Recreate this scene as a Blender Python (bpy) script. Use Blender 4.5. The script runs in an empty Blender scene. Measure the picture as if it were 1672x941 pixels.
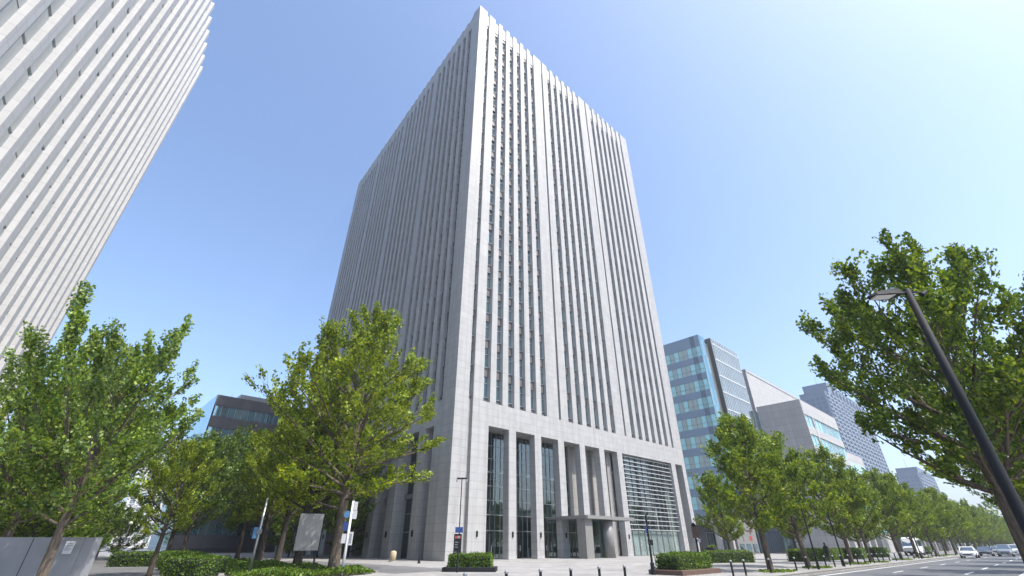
import bpy, math, random
import numpy as np
from mathutils import Vector, Matrix

C = bpy.context
scene = C.scene
R_ = math.radians

# ------------------------------------------------------------------ camera
cam_d = bpy.data.cameras.new('camera')
cam = bpy.data.objects.new('camera', cam_d)
scene.collection.objects.link(cam)
cam.location = (0, 0, 1.6)
cam.rotation_euler = (R_(90 + 29.96), 0, 0)
cam_d.sensor_width = 36.0
cam_d.lens = 36.0 * 726 / 1672
cam_d.clip_end = 6000
scene.camera = cam

# ------------------------------------------------------------------ light
SUN_AZ, SUN_EL = 120.0, 56.0
world = bpy.data.worlds.new('World')
scene.world = world
world.use_nodes = True
wn = world.node_tree
bg = wn.nodes['Background']
sky = wn.nodes.new('ShaderNodeTexSky')
sky.sky_type = 'NISHITA'
sky.sun_disc = False
sky.sun_elevation = R_(SUN_EL)
sky.sun_rotation = R_(SUN_AZ)
sky.altitude = 0
sky.air_density = 1.0
sky.dust_density = 2.6
sky.ozone_density = 4.0
wn.links.new(sky.outputs[0], bg.inputs[0])
bg.inputs[1].default_value = 0.15
sd = bpy.data.lights.new('sun', 'SUN')
sd.energy = 3.0
sd.angle = R_(0.53)
sd.color = (1.0, 0.955, 0.89)
sun = bpy.data.objects.new('sun', sd)
scene.collection.objects.link(sun)
_d = Vector((math.sin(R_(SUN_AZ)) * math.cos(R_(SUN_EL)), math.cos(R_(SUN_AZ)) * math.cos(R_(SUN_EL)), math.sin(R_(SUN_EL))))
sun.rotation_euler = _d.to_track_quat('Z', 'Y').to_euler()
sun.location = _d * 200
scene.view_settings.view_transform = 'Standard'
scene.view_settings.look = 'None'
scene.view_settings.gamma = 1.0
scene.view_settings.use_curve_mapping = False
scene.view_settings.exposure = 1.1
scene.cycles.max_bounces = 6
scene.cycles.transparent_max_bounces = 8

# ------------------------------------------------------------------ frame of the street: s along the kerb, n towards the road
N2 = np.array([-7.27, 56.19])
AZ = R_(47.14)
EV = np.array([math.sin(AZ), math.cos(AZ)])
NV = np.array([EV[1], -EV[0]])
RZ = R_(90 - 47.14)
LAZ = R_(-38.01)


def sn(s, n):
    p = N2 + s * EV + n * NV
    return float(p[0]), float(p[1])


# ------------------------------------------------------------------ materials
def new_mat(name):
    m = bpy.data.materials.new(name)
    m.use_nodes = True
    nt = m.node_tree
    return m, nt, nt.nodes['Principled BSDF']


def nd(nt, typ, **kw):
    n = nt.nodes.new(typ)
    for k, v in kw.items():
        setattr(n, k, v)
    return n


def lk(nt, a, b):
    nt.links.new(a, b)


def mathn(nt, op, a, b=None, clamp=False):
    n = nd(nt, 'ShaderNodeMath', operation=op, use_clamp=clamp)
    for i, v in enumerate((a, b)):
        if v is None:
            continue
        if isinstance(v, (int, float)):
            n.inputs[i].default_value = v
        else:
            lk(nt, v, n.inputs[i])
    return n.outputs[0]


def mixc(nt, fac, a, b, mode='MIX'):
    n = nd(nt, 'ShaderNodeMix', data_type='RGBA', blend_type=mode)
    for sock, v in ((n.inputs[0], fac), (n.inputs[6], a), (n.inputs[7], b)):
        if isinstance(v, (int, float)):
            sock.default_value = v
        elif isinstance(v, tuple):
            sock.default_value = (*v, 1) if len(v) == 3 else v
        else:
            lk(nt, v, sock)
    return n.outputs[2]


def noise(nt, vec, scale, detail=3, rough=0.55):
    n = nd(nt, 'ShaderNodeTexNoise')
    n.inputs['Scale'].default_value = scale
    n.inputs['Detail'].default_value = detail
    n.inputs['Roughness'].default_value = rough
    lk(nt, vec, n.inputs['Vector'])
    return n.outputs[0]


def maprange(nt, v, a, b, c, d):
    n = nd(nt, 'ShaderNodeMapRange')
    lk(nt, v, n.inputs[0])
    for i, x in enumerate((a, b, c, d)):
        n.inputs[i + 1].default_value = x
    return n.outputs[0]


def plain(name, col, rough=0.6, metal=0.0, var=0.12, scale=3.0, spec=0.5):
    m, nt, p = new_mat(name)
    tc = nd(nt, 'ShaderNodeTexCoord')
    f = noise(nt, tc.outputs['Object'], scale, 4)
    v = maprange(nt, f, 0.3, 0.7, 1 - var, 1 + var)
    c = mixc(nt, 1.0, col, v, 'MULTIPLY')
    lk(nt, c, p.inputs['Base Color'])
    p.inputs['Roughness'].default_value = rough
    p.inputs['Metallic'].default_value = metal
    p.inputs['Specular IOR Level'].default_value = spec
    return m


def panels(name, col, W, H, mortar=0.02, dark=0.55, var=0.06, rough=0.62, stain=0.12, horizontal=False, stag=0.0):
    """stone cladding: real panels with open joints, slight tone change from panel to panel, rain streaks"""
    m, nt, p = new_mat(name)
    tc = nd(nt, 'ShaderNodeTexCoord')
    ob = tc.outputs['Object']
    sp = nd(nt, 'ShaderNodeSeparateXYZ')
    lk(nt, ob, sp.inputs[0])
    cb = nd(nt, 'ShaderNodeCombineXYZ')
    if horizontal:
        lk(nt, sp.outputs[0], cb.inputs[0])
        lk(nt, sp.outputs[1], cb.inputs[1])
    else:
        # the true normal in object space picks the axis that runs along the wall
        ge = nd(nt, 'ShaderNodeNewGeometry')
        vt = nd(nt, 'ShaderNodeVectorTransform', vector_type='NORMAL', convert_from='WORLD', convert_to='OBJECT')
        lk(nt, ge.outputs['True Normal'], vt.inputs[0])
        ns = nd(nt, 'ShaderNodeSeparateXYZ')
        lk(nt, vt.outputs[0], ns.inputs[0])
        ax = mathn(nt, 'GREATER_THAN', mathn(nt, 'ABSOLUTE', ns.outputs[0]), 0.7)
        u = mathn(nt, 'ADD', mathn(nt, 'MULTIPLY', sp.outputs[0], mathn(nt, 'SUBTRACT', 1.0, ax)),
                  mathn(nt, 'MULTIPLY', sp.outputs[1], ax))
        lk(nt, u, cb.inputs[0])
        lk(nt, sp.outputs[2], cb.inputs[1])
    br = nd(nt, 'ShaderNodeTexBrick', offset=stag, squash=1.0)
    lk(nt, cb.outputs[0], br.inputs['Vector'])
    br.inputs['Scale'].default_value = 1.0
    br.inputs['Mortar Size'].default_value = mortar
    br.inputs['Mortar Smooth'].default_value = 0.2
    br.inputs['Bias'].default_value = 0.0
    br.inputs['Brick Width'].default_value = W
    br.inputs['Row Height'].default_value = H
    a = tuple(min(1, c * (1 + var)) for c in col)
    b = tuple(c * (1 - var) for c in col)
    br.inputs['Color1'].default_value = (*a, 1)
    br.inputs['Color2'].default_value = (*b, 1)
    br.inputs['Mortar'].default_value = (*[c * dark for c in col], 1)
    base = br.outputs['Color']
    f = noise(nt, ob, 0.9, 5, 0.65)
    base = mixc(nt, 1.0, base, maprange(nt, f, 0.25, 0.75, 1 - stain * 0.7, 1 + stain * 0.5), 'MULTIPLY')
    mp = nd(nt, 'ShaderNodeMapping')
    mp.inputs['Scale'].default_value = (1.6, 1.6, 0.05) if not horizontal else (0.25, 0.25, 1)
    lk(nt, ob, mp.inputs[0])
    g = noise(nt, mp.outputs[0], 1.0, 4, 0.6)
    base = mixc(nt, 1.0, base, maprange(nt, g, 0.35, 0.7, 1.03, 1 - stain), 'MULTIPLY')
    lk(nt, base, p.inputs['Base Color'])
    p.inputs['Roughness'].default_value = rough
    p.inputs['Specular IOR Level'].default_value = 0.35
    return m


def facade_glass(name, tint, refl=0.35, dark=(0.02, 0.03, 0.035), rough=0.03, blinds=0.25, blind=None):
    """window panes seen from outside in daylight: dark room or pale blind behind a reflecting sheet, pane by pane"""
    m, nt, p = new_mat(name)
    nt.nodes.remove(p)
    out = nt.nodes['Material Output']
    ge = nd(nt, 'ShaderNodeNewGeometry')
    ri = ge.outputs['Random Per Island']
    cr = nd(nt, 'ShaderNodeValToRGB')
    lk(nt, ri, cr.inputs[0])
    cr.color_ramp.interpolation = 'CONSTANT'
    el = cr.color_ramp.elements
    el[0].color = (*dark, 1)
    el[1].position = 1 - blinds
    el[1].color = (*(blind or (0.16, 0.19, 0.19)), 1)
    e2 = el.new(0.45)
    e2.color = (*[d * 2.0 for d in dark], 1)
    df = nd(nt, 'ShaderNodeBsdfDiffuse')
    lk(nt, cr.outputs[0], df.inputs[0])
    gl = nd(nt, 'ShaderNodeBsdfGlossy')
    gl.inputs['Color'].default_value = (*tint, 1)
    gl.inputs['Roughness'].default_value = rough
    fr = nd(nt, 'ShaderNodeFresnel')
    fr.inputs['IOR'].default_value = 1.5
    fac = mathn(nt, 'ADD', mathn(nt, 'MULTIPLY', fr.outputs[0], 1 - refl), refl, True)
    mx = nd(nt, 'ShaderNodeMixShader')
    lk(nt, fac, mx.inputs[0])
    lk(nt, df.outputs[0], mx.inputs[1])
    lk(nt, gl.outputs[0], mx.inputs[2])
    lk(nt, mx.outputs[0], out.inputs['Surface'])
    return m


def clear_glass(name, tint, refl=0.16, solid=0.0, solid_col=(0.5, 0.6, 0.57)):
    """a pane one can look through"""
    m, nt, p = new_mat(name)
    nt.nodes.remove(p)
    out = nt.nodes['Material Output']
    tr = nd(nt, 'ShaderNodeBsdfTransparent')
    tr.inputs[0].default_value = (*tint, 1)
    base = tr.outputs[0]
    if solid:
        df = nd(nt, 'ShaderNodeBsdfDiffuse')
        df.inputs[0].default_value = (*solid_col, 1)
        m0 = nd(nt, 'ShaderNodeMixShader')
        m0.inputs[0].default_value = solid
        lk(nt, base, m0.inputs[1])
        lk(nt, df.outputs[0], m0.inputs[2])
        base = m0.outputs[0]
    gl = nd(nt, 'ShaderNodeBsdfGlossy')
    gl.inputs['Roughness'].default_value = 0.02
    gl.inputs['Color'].default_value = (0.85, 0.95, 0.95, 1)
    fr = nd(nt, 'ShaderNodeFresnel')
    fr.inputs['IOR'].default_value = 1.5
    fac = mathn(nt, 'ADD', mathn(nt, 'MULTIPLY', fr.outputs[0], 1 - refl), refl, True)
    mx = nd(nt, 'ShaderNodeMixShader')
    lk(nt, fac, mx.inputs[0])
    lk(nt, base, mx.inputs[1])
    lk(nt, gl.outputs[0], mx.inputs[2])
    lk(nt, mx.outputs[0], out.inputs['Surface'])
    return m


def leaf_mat(name, dark, mid, light, trans=0.4, gloss=0.025):
    m, nt, p = new_mat(name)
    nt.nodes.remove(p)
    out = nt.nodes['Material Output']
    ge = nd(nt, 'ShaderNodeNewGeometry')
    cr = nd(nt, 'ShaderNodeValToRGB')
    lk(nt, ge.outputs['Random Per Island'], cr.inputs[0])
    el = cr.color_ramp.elements
    el[0].color = (*dark, 1)
    el[1].color = (*light, 1)
    e = el.new(0.55)
    e.color = (*mid, 1)
    tc = nd(nt, 'ShaderNodeTexCoord')
    f = noise(nt, tc.outputs['Object'], 0.55, 2)
    col = mixc(nt, 1.0, cr.outputs[0], maprange(nt, f, 0.3, 0.7, 0.75, 1.25), 'MULTIPLY')
    df = nd(nt, 'ShaderNodeBsdfDiffuse')
    lk(nt, col, df.inputs[0])
    tl = nd(nt, 'ShaderNodeBsdfTranslucent')
    tcol = mixc(nt, 1.0, col, (2.1, 1.75, 0.7), 'MULTIPLY')
    lk(nt, tcol, tl.inputs[0])
    mx = nd(nt, 'ShaderNodeMixShader')
    mx.inputs[0].default_value = trans
    lk(nt, df.outputs[0], mx.inputs[1])
    lk(nt, tl.outputs[0], mx.inputs[2])
    gl = nd(nt, 'ShaderNodeBsdfGlossy')
    gl.inputs['Roughness'].default_value = 0.5
    gl.inputs['Color'].default_value = (0.9, 0.95, 0.8, 1)
    m2 = nd(nt, 'ShaderNodeMixShader')
    m2.inputs[0].default_value = gloss
    lk(nt, mx.outputs[0], m2.inputs[1])
    lk(nt, gl.outputs[0], m2.inputs[2])
    lk(nt, m2.outputs[0], out.inputs['Surface'])
    return m


def bark_mat(name, col, patch=None):
    m, nt, p = new_mat(name)
    tc = nd(nt, 'ShaderNodeTexCoord')
    mp = nd(nt, 'ShaderNodeMapping')
    mp.inputs['Scale'].default_value = (9, 9, 1.6)
    lk(nt, tc.outputs['Object'], mp.inputs[0])
    f = noise(nt, mp.outputs[0], 1.5, 6, 0.7)
    c = mixc(nt, maprange(nt, f, 0.35, 0.65, 0, 1), tuple(x * 0.5 for x in col), tuple(x * 1.4 for x in col))
    if patch:
        g = noise(nt, tc.outputs['Object'], 2.2, 2)
        c = mixc(nt, maprange(nt, g, 0.54, 0.6, 0, 1), c, patch)
    lk(nt, c, p.inputs['Base Color'])
    bp = nd(nt, 'ShaderNodeBump')
    bp.inputs['Strength'].default_value = 0.7
    bp.inputs['Distance'].default_value = 0.03
    lk(nt, f, bp.inputs['Height'])
    lk(nt, bp.outputs[0], p.inputs['Normal'])
    p.inputs['Roughness'].default_value = 0.9
    p.inputs['Specular IOR Level'].default_value = 0.2
    return m


def asphalt_mat(name, col):
    m, nt, p = new_mat(name)
    tc = nd(nt, 'ShaderNodeTexCoord')
    ob = tc.outputs['Object']
    f = noise(nt, ob, 60, 3)
    g = noise(nt, ob, 0.25, 5, 0.6)
    c = mixc(nt, 1.0, col, maprange(nt, f, 0.3, 0.7, 0.75, 1.25), 'MULTIPLY')
    c = mixc(nt, 1.0, c, maprange(nt, g, 0.3, 0.7, 0.8, 1.2), 'MULTIPLY')
    lk(nt, c, p.inputs['Base Color'])
    p.inputs['Roughness'].default_value = 0.8
    return m


M = {}
M['stone'] = panels('white_granite', (0.362, 0.356, 0.346), 1.35, 0.92, 0.018, 0.64, 0.045, 0.55, 0.15)
M['stone_fin'] = panels('white_granite_fin', (0.37, 0.364, 0.352), 3.0, 2.3, 0.022, 0.68, 0.055, 0.55, 0.15)
M['stone_twin'] = panels('pale_granite_fin', (0.48, 0.475, 0.465), 4.0, 1.45, 0.022, 0.66, 0.035, 0.6, 0.05)
M['panel_twin'] = plain('pale_recess_panel', (0.36, 0.375, 0.37), 0.5, 0, 0.06, 0.8)
M['stone_core'] = plain('core_grey', (0.10, 0.10, 0.10), 0.8)
M['stone_back'] = panels('lobby_stone', (0.30, 0.29, 0.27), 1.6, 1.3, 0.02, 0.6, 0.05, 0.6, 0.08)
M['spandrel'] = plain('bronze_grey_panel', (0.115, 0.110, 0.108), 0.5, 0.1, 0.3, 0.6)
M['win'] = facade_glass('window_glass', (0.80, 0.96, 1.0), 0.44, (0.025, 0.045, 0.055), 0.04, 0.15)
M['win_shade'] = facade_glass('shaded_window_glass', (0.7, 0.88, 0.95), 0.16, (0.012, 0.022, 0.028), 0.04, 0.15, (0.07, 0.085, 0.085))  # darker copy of the window glass, left face shade put into its colour
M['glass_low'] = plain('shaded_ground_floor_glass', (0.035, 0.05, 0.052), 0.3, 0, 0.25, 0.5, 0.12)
M['win_twin'] = facade_glass('twin_window_glass', (0.9, 1, 1.0), 0.3, (0.12, 0.14, 0.14), 0.05, 0.3)
M['apt_win'] = plain('hazed_apartment_window', (0.07, 0.11, 0.165), 0.5, 0, 0.1, 0.3)  # window tone dulled blue, distance haze put into the colour
M['win_dark'] = facade_glass('dark_office_glass', (0.7, 0.88, 0.95), 0.30, (0.012, 0.02, 0.025), 0.04, 0.3)
M['win_band'] = facade_glass('teal_band_glass', (0.62, 0.90, 0.95), 0.30, (0.22, 0.45, 0.50), 0.03, 0.3, (0.42, 0.52, 0.52))
M['win_teal'] = facade_glass('dark_teal_glass', (0.62, 0.86, 0.92), 0.3, (0.035, 0.075, 0.085), 0.03, 0.3, (0.13, 0.19, 0.19))
M['win_span'] = facade_glass('blue_grey_spandrel_glass', (0.42, 0.52, 0.66), 0.22, (0.12, 0.17, 0.23), 0.08, 0.0)
M['win_curtain'] = facade_glass('curtain_wall_glass', (0.75, 0.92, 1.0), 0.55, (0.05, 0.09, 0.10), 0.03, 0.15)
M['glass_clear'] = clear_glass('lobby_glass', (0.55, 0.68, 0.66), 0.10)
M['glass_pale'] = clear_glass('pale_green_glass', (0.70, 0.84, 0.79), 0.12, 0.26, (0.60, 0.74, 0.69))
M['metal_dark'] = plain('dark_metal', (0.016, 0.018, 0.021), 0.7, 0.0, 0.1, 3.0, 0.2)
M['metal_grey'] = plain('grey_metal', (0.30, 0.31, 0.32), 0.42, 0.7, 0.1)
M['metal_white'] = plain('white_metal', (0.68, 0.69, 0.69), 0.45, 0.1, 0.05)
M['louvre'] = plain('louvre_metal', (0.46, 0.47, 0.47), 0.45, 0.2, 0.06)
M['canopy'] = plain('canopy_stone', (0.20, 0.195, 0.185), 0.4, 0.0, 0.1)
M['interior'] = plain('interior_grey', (0.10, 0.10, 0.095), 0.8)
M['interior_pale'] = plain('interior_pale', (0.45, 0.45, 0.42), 0.8)
M['asphalt'] = asphalt_mat('asphalt', (0.105, 0.108, 0.113))
M['asphalt_lane'] = asphalt_mat('lane_asphalt', (0.135, 0.135, 0.137))
M['plaza'] = panels('plaza_granite', (0.33, 0.32, 0.305), 0.9, 0.6, 0.012, 0.6, 0.11, 0.7, 0.26, True, 0.5)
M['kerb'] = panels('kerb_granite', (0.30, 0.285, 0.26), 1.0, 4.0, 0.02, 0.45, 0.1, 0.8, 0.2)
M['paint'] = plain('road_paint', (0.62, 0.62, 0.60), 0.7, 0, 0.2, 4)
M['earth'] = plain('earth', (0.09, 0.075, 0.05), 0.95, 0, 0.3, 2)
M['bark'] = bark_mat('grey_brown_bark', (0.115, 0.092, 0.07))
M['bark_dark'] = bark_mat('dark_bark', (0.062, 0.05, 0.04))
M['bark_patch'] = bark_mat('flaking_bark', (0.12, 0.095, 0.07), (0.42, 0.36, 0.28))
M['leaf'] = leaf_mat('ginkgo_leaf', (0.050, 0.100, 0.012), (0.155, 0.230, 0.018), (0.32, 0.36, 0.028), 0.32, 0.03)
M['leaf_mid'] = leaf_mat('street_tree_leaf', (0.042, 0.090, 0.015), (0.125, 0.205, 0.022), (0.26, 0.32, 0.032), 0.32, 0.03)
M['leaf_dark'] = leaf_mat('broad_leaf', (0.024, 0.060, 0.010), (0.075, 0.140, 0.016), (0.18, 0.25, 0.024), 0.38, 0.03)
M['leaf_left'] = leaf_mat('shiny_leaf', (0.032, 0.080, 0.012), (0.105, 0.190, 0.020), (0.25, 0.32, 0.034), 0.32, 0.05)
M['leaf_hedge'] = leaf_mat('hedge_leaf', (0.03, 0.07, 0.010), (0.075, 0.15, 0.016), (0.15, 0.23, 0.03), 0.35)
M['grass'] = leaf_mat('ground_cover_leaf', (0.03, 0.07, 0.010), (0.08, 0.15, 0.018), (0.16, 0.22, 0.03), 0.35)
M['hedge_core'] = plain('hedge_core', (0.018, 0.028, 0.010), 0.95)
M['conc'] = panels('grey_stone_block', (0.385, 0.38, 0.372), 1.5, 1.5, 0.03, 0.68, 0.05, 0.7, 0.08)
M['conc_dark'] = panels('dark_granite', (0.105, 0.10, 0.105), 2.0, 1.6, 0.02, 0.6, 0.1, 0.5, 0.1)
M['conc_white'] = plain('white_render', (0.62, 0.60, 0.58), 0.8, 0, 0.06, 0.3)
M['apt'] = plain('hazed_blue_render', (0.13, 0.175, 0.24), 0.8, 0, 0.05, 0.2)  # wall darkened and blued: shade and haze painted into the base colour
M['apt_light'] = plain('hazed_pale_render', (0.22, 0.27, 0.34), 0.8, 0, 0.05, 0.2)  # balconies and ribs carry the same painted-in haze and shade
M['tyre'] = plain('rubber', (0.02, 0.02, 0.02), 0.85)
M['chrome'] = plain('silver_rim', (0.5, 0.5, 0.5), 0.3, 0.9)
M['lens'] = plain('lamp_lens', (0.65, 0.66, 0.62), 0.3)
M['sign_blue'] = plain('sign_blue', (0.02, 0.05, 0.18), 0.4)
M['sign_cyan'] = plain('sign_light_blue', (0.07, 0.17, 0.30), 0.5)
M['sign_white'] = plain('sign_white', (0.50, 0.50, 0.50), 0.5, 0, 0.04)
M['sign_grey'] = plain('sign_grey', (0.21, 0.207, 0.195), 0.55, 0, 0.12, 1.5)  # grey darkened, the notice board's shade is put into the colour
M['print_grey'] = plain('print_grey', (0.22, 0.22, 0.23), 0.6)
M['hoarding'] = plain('grey_steel_hoarding', (0.21, 0.213, 0.22), 0.45, 0.1, 0.12, 0.8)
M['red'] = plain('dull_red', (0.35, 0.06, 0.05), 0.6)
M['brown'] = plain('dark_brown', (0.10, 0.06, 0.045), 0.6)
M['beige'] = plain('beige_stone', (0.42, 0.34, 0.22), 0.7)
M['white_car'] = plain('white_car_paint', (0.72, 0.72, 0.72), 0.25, 0, 0.02, 1, 0.6)
M['silver_car'] = plain('silver_car_paint', (0.36, 0.38, 0.40), 0.28, 0.6, 0.02)
M['black_car'] = plain('black_car_paint', (0.018, 0.019, 0.022), 0.2, 0.1, 0.02)
M['grey_car'] = plain('grey_car_paint', (0.13, 0.14, 0.155), 0.28, 0.5, 0.02)
M['car_glass'] = facade_glass('car_glass', (0.8, 0.95, 1), 0.22, (0.012, 0.016, 0.018), 0.03, 0.0)
M['tail'] = plain('red_lamp', (0.3, 0.01, 0.01), 0.3)
M['cloth'] = plain('dark_cloth', (0.02, 0.022, 0.03), 0.9)
M['skin'] = plain('skin', (0.42, 0.26, 0.19), 0.6)


# ------------------------------------------------------------------ mesh helpers
class MB:
    def __init__(self, basis=None):
        self.v, self.f = [], []
        self.b = basis              # function (a, b, z) -> (x, y, z)
        self.flip = False

    def add(self, pts, faces):
        o = len(self.v)
        if self.b:
            pts = [self.b(*p) for p in pts]
        self.v += [tuple(map(float, p)) for p in pts]
        for f in faces:
            f = tuple(i + o for i in f)
            self.f.append(f[::-1] if self.flip else f)
        return self

    def box(self, x0, x1, y0, y1, z0, z1):
        p = [(x0, y0, z0), (x1, y0, z0), (x1, y1, z0), (x0, y1, z0), (x0, y0, z1), (x1, y0, z1), (x1, y1, z1), (x0, y1, z1)]
        return self.add(p, [(3, 2, 1, 0), (4, 5, 6, 7), (0, 1, 5, 4), (1, 2, 6, 5), (2, 3, 7, 6), (3, 0, 4, 7)])

    def cbox(self, x0, x1, y0, y1, z0, z1, c=0.03):
        """box with chamfered upright edges and top"""
        q = [(x0 + c, y0), (x1 - c, y0), (x1, y0 + c), (x1, y1 - c), (x1 - c, y1), (x0 + c, y1), (x0, y1 - c), (x0, y0 + c)]
        p = [(a, b, z0) for a, b in q] + [(a, b, z1 - c) for a, b in q]
        cx, cy = (x0 + x1) / 2, (y0 + y1) / 2
        p += [(a + (c if a < cx else -c), b + (c if b < cy else -c), z1) for a, b in q]
        f = [tuple(range(7, -1, -1)), tuple(range(16, 24))]
        for k in range(2):
            for i in range(8):
                j = (i + 1) % 8
                f.append((k * 8 + i, k * 8 + j, k * 8 + 8 + j, k * 8 + 8 + i))
        return self.add(p, f)

    def prism(self, poly, z0, z1):
        n = len(poly)
        p = [(x, y, z0) for x, y in poly] + [(x, y, z1) for x, y in poly]
        f = [tuple(range(n - 1, -1, -1)), tuple(range(n, 2 * n))]
        for i in range(n):
            j = (i + 1) % n
            f.append((i, j, n + j, n + i))
        return self.add(p, f)

    def quad(self, a, b, c, d):
        return self.add([a, b, c, d], [(0, 1, 2, 3)])

    def tube(self, pts, radii, sides=8, cap=True):
        pts = [Vector(p) for p in pts]
        n = len(pts)
        rings = []
        for i, p in enumerate(pts):
            t = (pts[min(i + 1, n - 1)] - pts[max(i - 1, 0)])
            if t.length < 1e-9:
                t = Vector((0, 0, 1))
            t.normalize()
            a = Vector((1, 0, 0)) if abs(t.x) < 0.8 else Vector((0, 1, 0))
            u = t.cross(a).normalized()
            w = t.cross(u)
            rings.append([tuple(p + (u * math.cos(2 * math.pi * k / sides) + w * math.sin(2 * math.pi * k / sides)) * radii[i]) for k in range(sides)])
        P = [q for r in rings for q in r]
        F = []
        for i in range(n - 1):
            for k in range(sides):
                j = (k + 1) % sides
                F.append((i * sides + k, i * sides + j, (i + 1) * sides + j, (i + 1) * sides + k))
        if cap:
            F.append(tuple(range(sides - 1, -1, -1)))
            F.append(tuple((n - 1) * sides + k for k in range(sides)))
        return self.add(P, F)

    def cyl(self, x, y, z0, z1, r, sides=12, r1=None):
        return self.tube([(x, y, z0), (x, y, z1)], [r, r if r1 is None else r1], sides)

    def build(self, name, m, parent=None, smooth=False, loc=None, rz=0):
        me = bpy.data.meshes.new(name)
        me.from_pydata(self.v, [], self.f)
        me.materials.append(m)
        if smooth:
            me.polygons.foreach_set('use_smooth', [True] * len(me.polygons))
        me.update()
        o = bpy.data.objects.new(name, me)
        scene.collection.objects.link(o)
        if parent:
            o.parent = parent
        if loc:
            o.location = loc
            o.rotation_euler = (0, 0, rz)
        return o


def tag(o, label, cat, group=None):
    o['label'] = label
    o['category'] = cat
    if group:
        o['group'] = group
    return o


def thing(name, label, cat, loc=(0, 0, 0), rz=0, group=None):
    o = bpy.data.objects.new(name, None)
    scene.collection.objects.link(o)
    o.location = loc
    o.rotation_euler = (0, 0, rz)
    o.empty_display_size = 0.5
    return tag(o, label, cat, group)


def structure(o):
    o['kind'] = 'structure'
    return o


def dup(root, loc, rz=0, label=None, group=None, scale=None):
    r = root.copy()
    scene.collection.objects.link(r)
    r.location = loc
    r.rotation_euler = (0, 0, rz)
    if scale:
        r.scale = scale
    if label:
        r['label'] = label
    if group:
        r['group'] = group
    for ch in list(root.children):
        c = ch.copy()
        scene.collection.objects.link(c)
        c.parent = r
        for g in list(ch.children):
            d = g.copy()
            scene.collection.objects.link(d)
            d.parent = c
    return r


# ------------------------------------------------------------------ ground
def ground_local():
    b = MB().box(-1500, 1500, -1500, 1500, -0.6, -0.17)
    o = structure(b.build('ground', M['asphalt_lane'], None, False, (*sn(0, 0), 0), RZ))
    b = MB().box(-300, 600, -44.6, -34.25, -0.5, -0.13)
    structure(b.build('road', M['asphalt'], None, False, (*sn(0, 0), 0), RZ))
    b = MB().box(-300, 600, -34.02, 150, -0.5, 0.0)
    structure(b.build('plaza', M['plaza'], None, False, (*sn(0, 0), 0), RZ))
    b = MB().box(-300, 600, -80, -44.85, -0.5, 0.0)
    structure(b.build('pavement', M['plaza'], None, False, (*sn(0, 0), 0), RZ))
    b = MB()
    b.box(-300, 600, -34.28, -34.0, -0.5, 0.012)
    b.box(-300, 600, -44.87, -44.6, -0.5, 0.012)
    structure(b.build('kerb', M['kerb'], None, False, (*sn(0, 0), 0), RZ))
    # lane and forecourt drive
    b = MB()
    b.quad((-30.5, -16, 0.004), (-24.6, -16, 0.004), (-24.2, 60, 0.004), (-30.0, 60, 0.004))
    b.quad((-15.8, -17, 0.004), (-9.5, -15.5, 0.004), (-9.5, 14, 0.004), (-15.2, 14, 0.004))
    structure(b.build('lane', M['asphalt_lane'], None, False, (*sn(0, 0), 0), RZ))
    b = MB()
    b.box(-24.5, -24.2, -12, 40, -0.2, 0.13)
    b.box(-30.8, -30.5, -8, 40, -0.2, 0.13)
    b.box(-16.1, -15.9, -15, 12, -0.2, 0.10)
    structure(b.build('lane_kerb', M['kerb'], None, False, (*sn(0, 0), 0), RZ))
    b = MB()
    z = -0.126
    for s0 in range(-40, 420, 10):
        b.quad((s0 + 2, -37.25, z), (s0 + 5.4, -37.25, z), (s0 + 5.4, -37.1, z), (s0 + 2, -37.1, z))
        b.quad((s0 + 3, -41.0, z), (s0 + 7.4, -41.0, z), (s0 + 7.4, -40.83, z), (s0 + 3, -40.83, z))
    b.quad((-100, -35.05, z), (500, -35.05, z), (500, -34.85, z), (-100, -34.85, z))
    b.quad((-100, -43.6, z), (500, -43.6, z), (500, -43.42, z), (-100, -43.42, z))
    structure(b.build('road_markings', M['paint'], None, False, (*sn(0, 0), 0), RZ))


ground_local()

# ------------------------------------------------------------------ main tower
H = 108.85
LEDGE, OPEN = 18.3, 15.2
LX, LY = 0.0846, 0.9964            # the left face's direction in the tower's own axes


def bas_right(a, b, z):
    return (a, b, z)


def bas_left(a, b, z):
    return (a * LX + b * LY, a * LY - b * LX, z)


def RB():
    return MB(bas_right)


def LB():
    m = MB(bas_left)
    m.flip = True
    return m


tower = thing('office_tower', 'tall white stone office tower with close vertical fins, filling the middle of the view', 'office tower', (*sn(0, 0), 0), RZ)
rng = random.Random(5)
NF = 20
FH = (104.3 - LEDGE) / NF


class Rest:
    """all the windows of a tower that are too many to be parts: one mesh of panes, one of panels, one of sills"""

    def __init__(self, parent, wm, sm):
        self.parent, self.wm, self.sm = parent, wm, sm
        self.g, self.s, self.f = MB(), MB(), MB()

    def use(self, mk):
        q = mk()
        for m in (self.g, self.s, self.f):
            m.b, m.flip = q.b, q.flip

    def done(self):
        for m, nm, mt in ((self.g, 'window', self.wm), (self.s, 'spandrel_panel', self.sm), (self.f, 'sill', M['metal_grey'])):
            m.build(nm, mt, self.parent)['kind'] = 'stuff'


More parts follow.
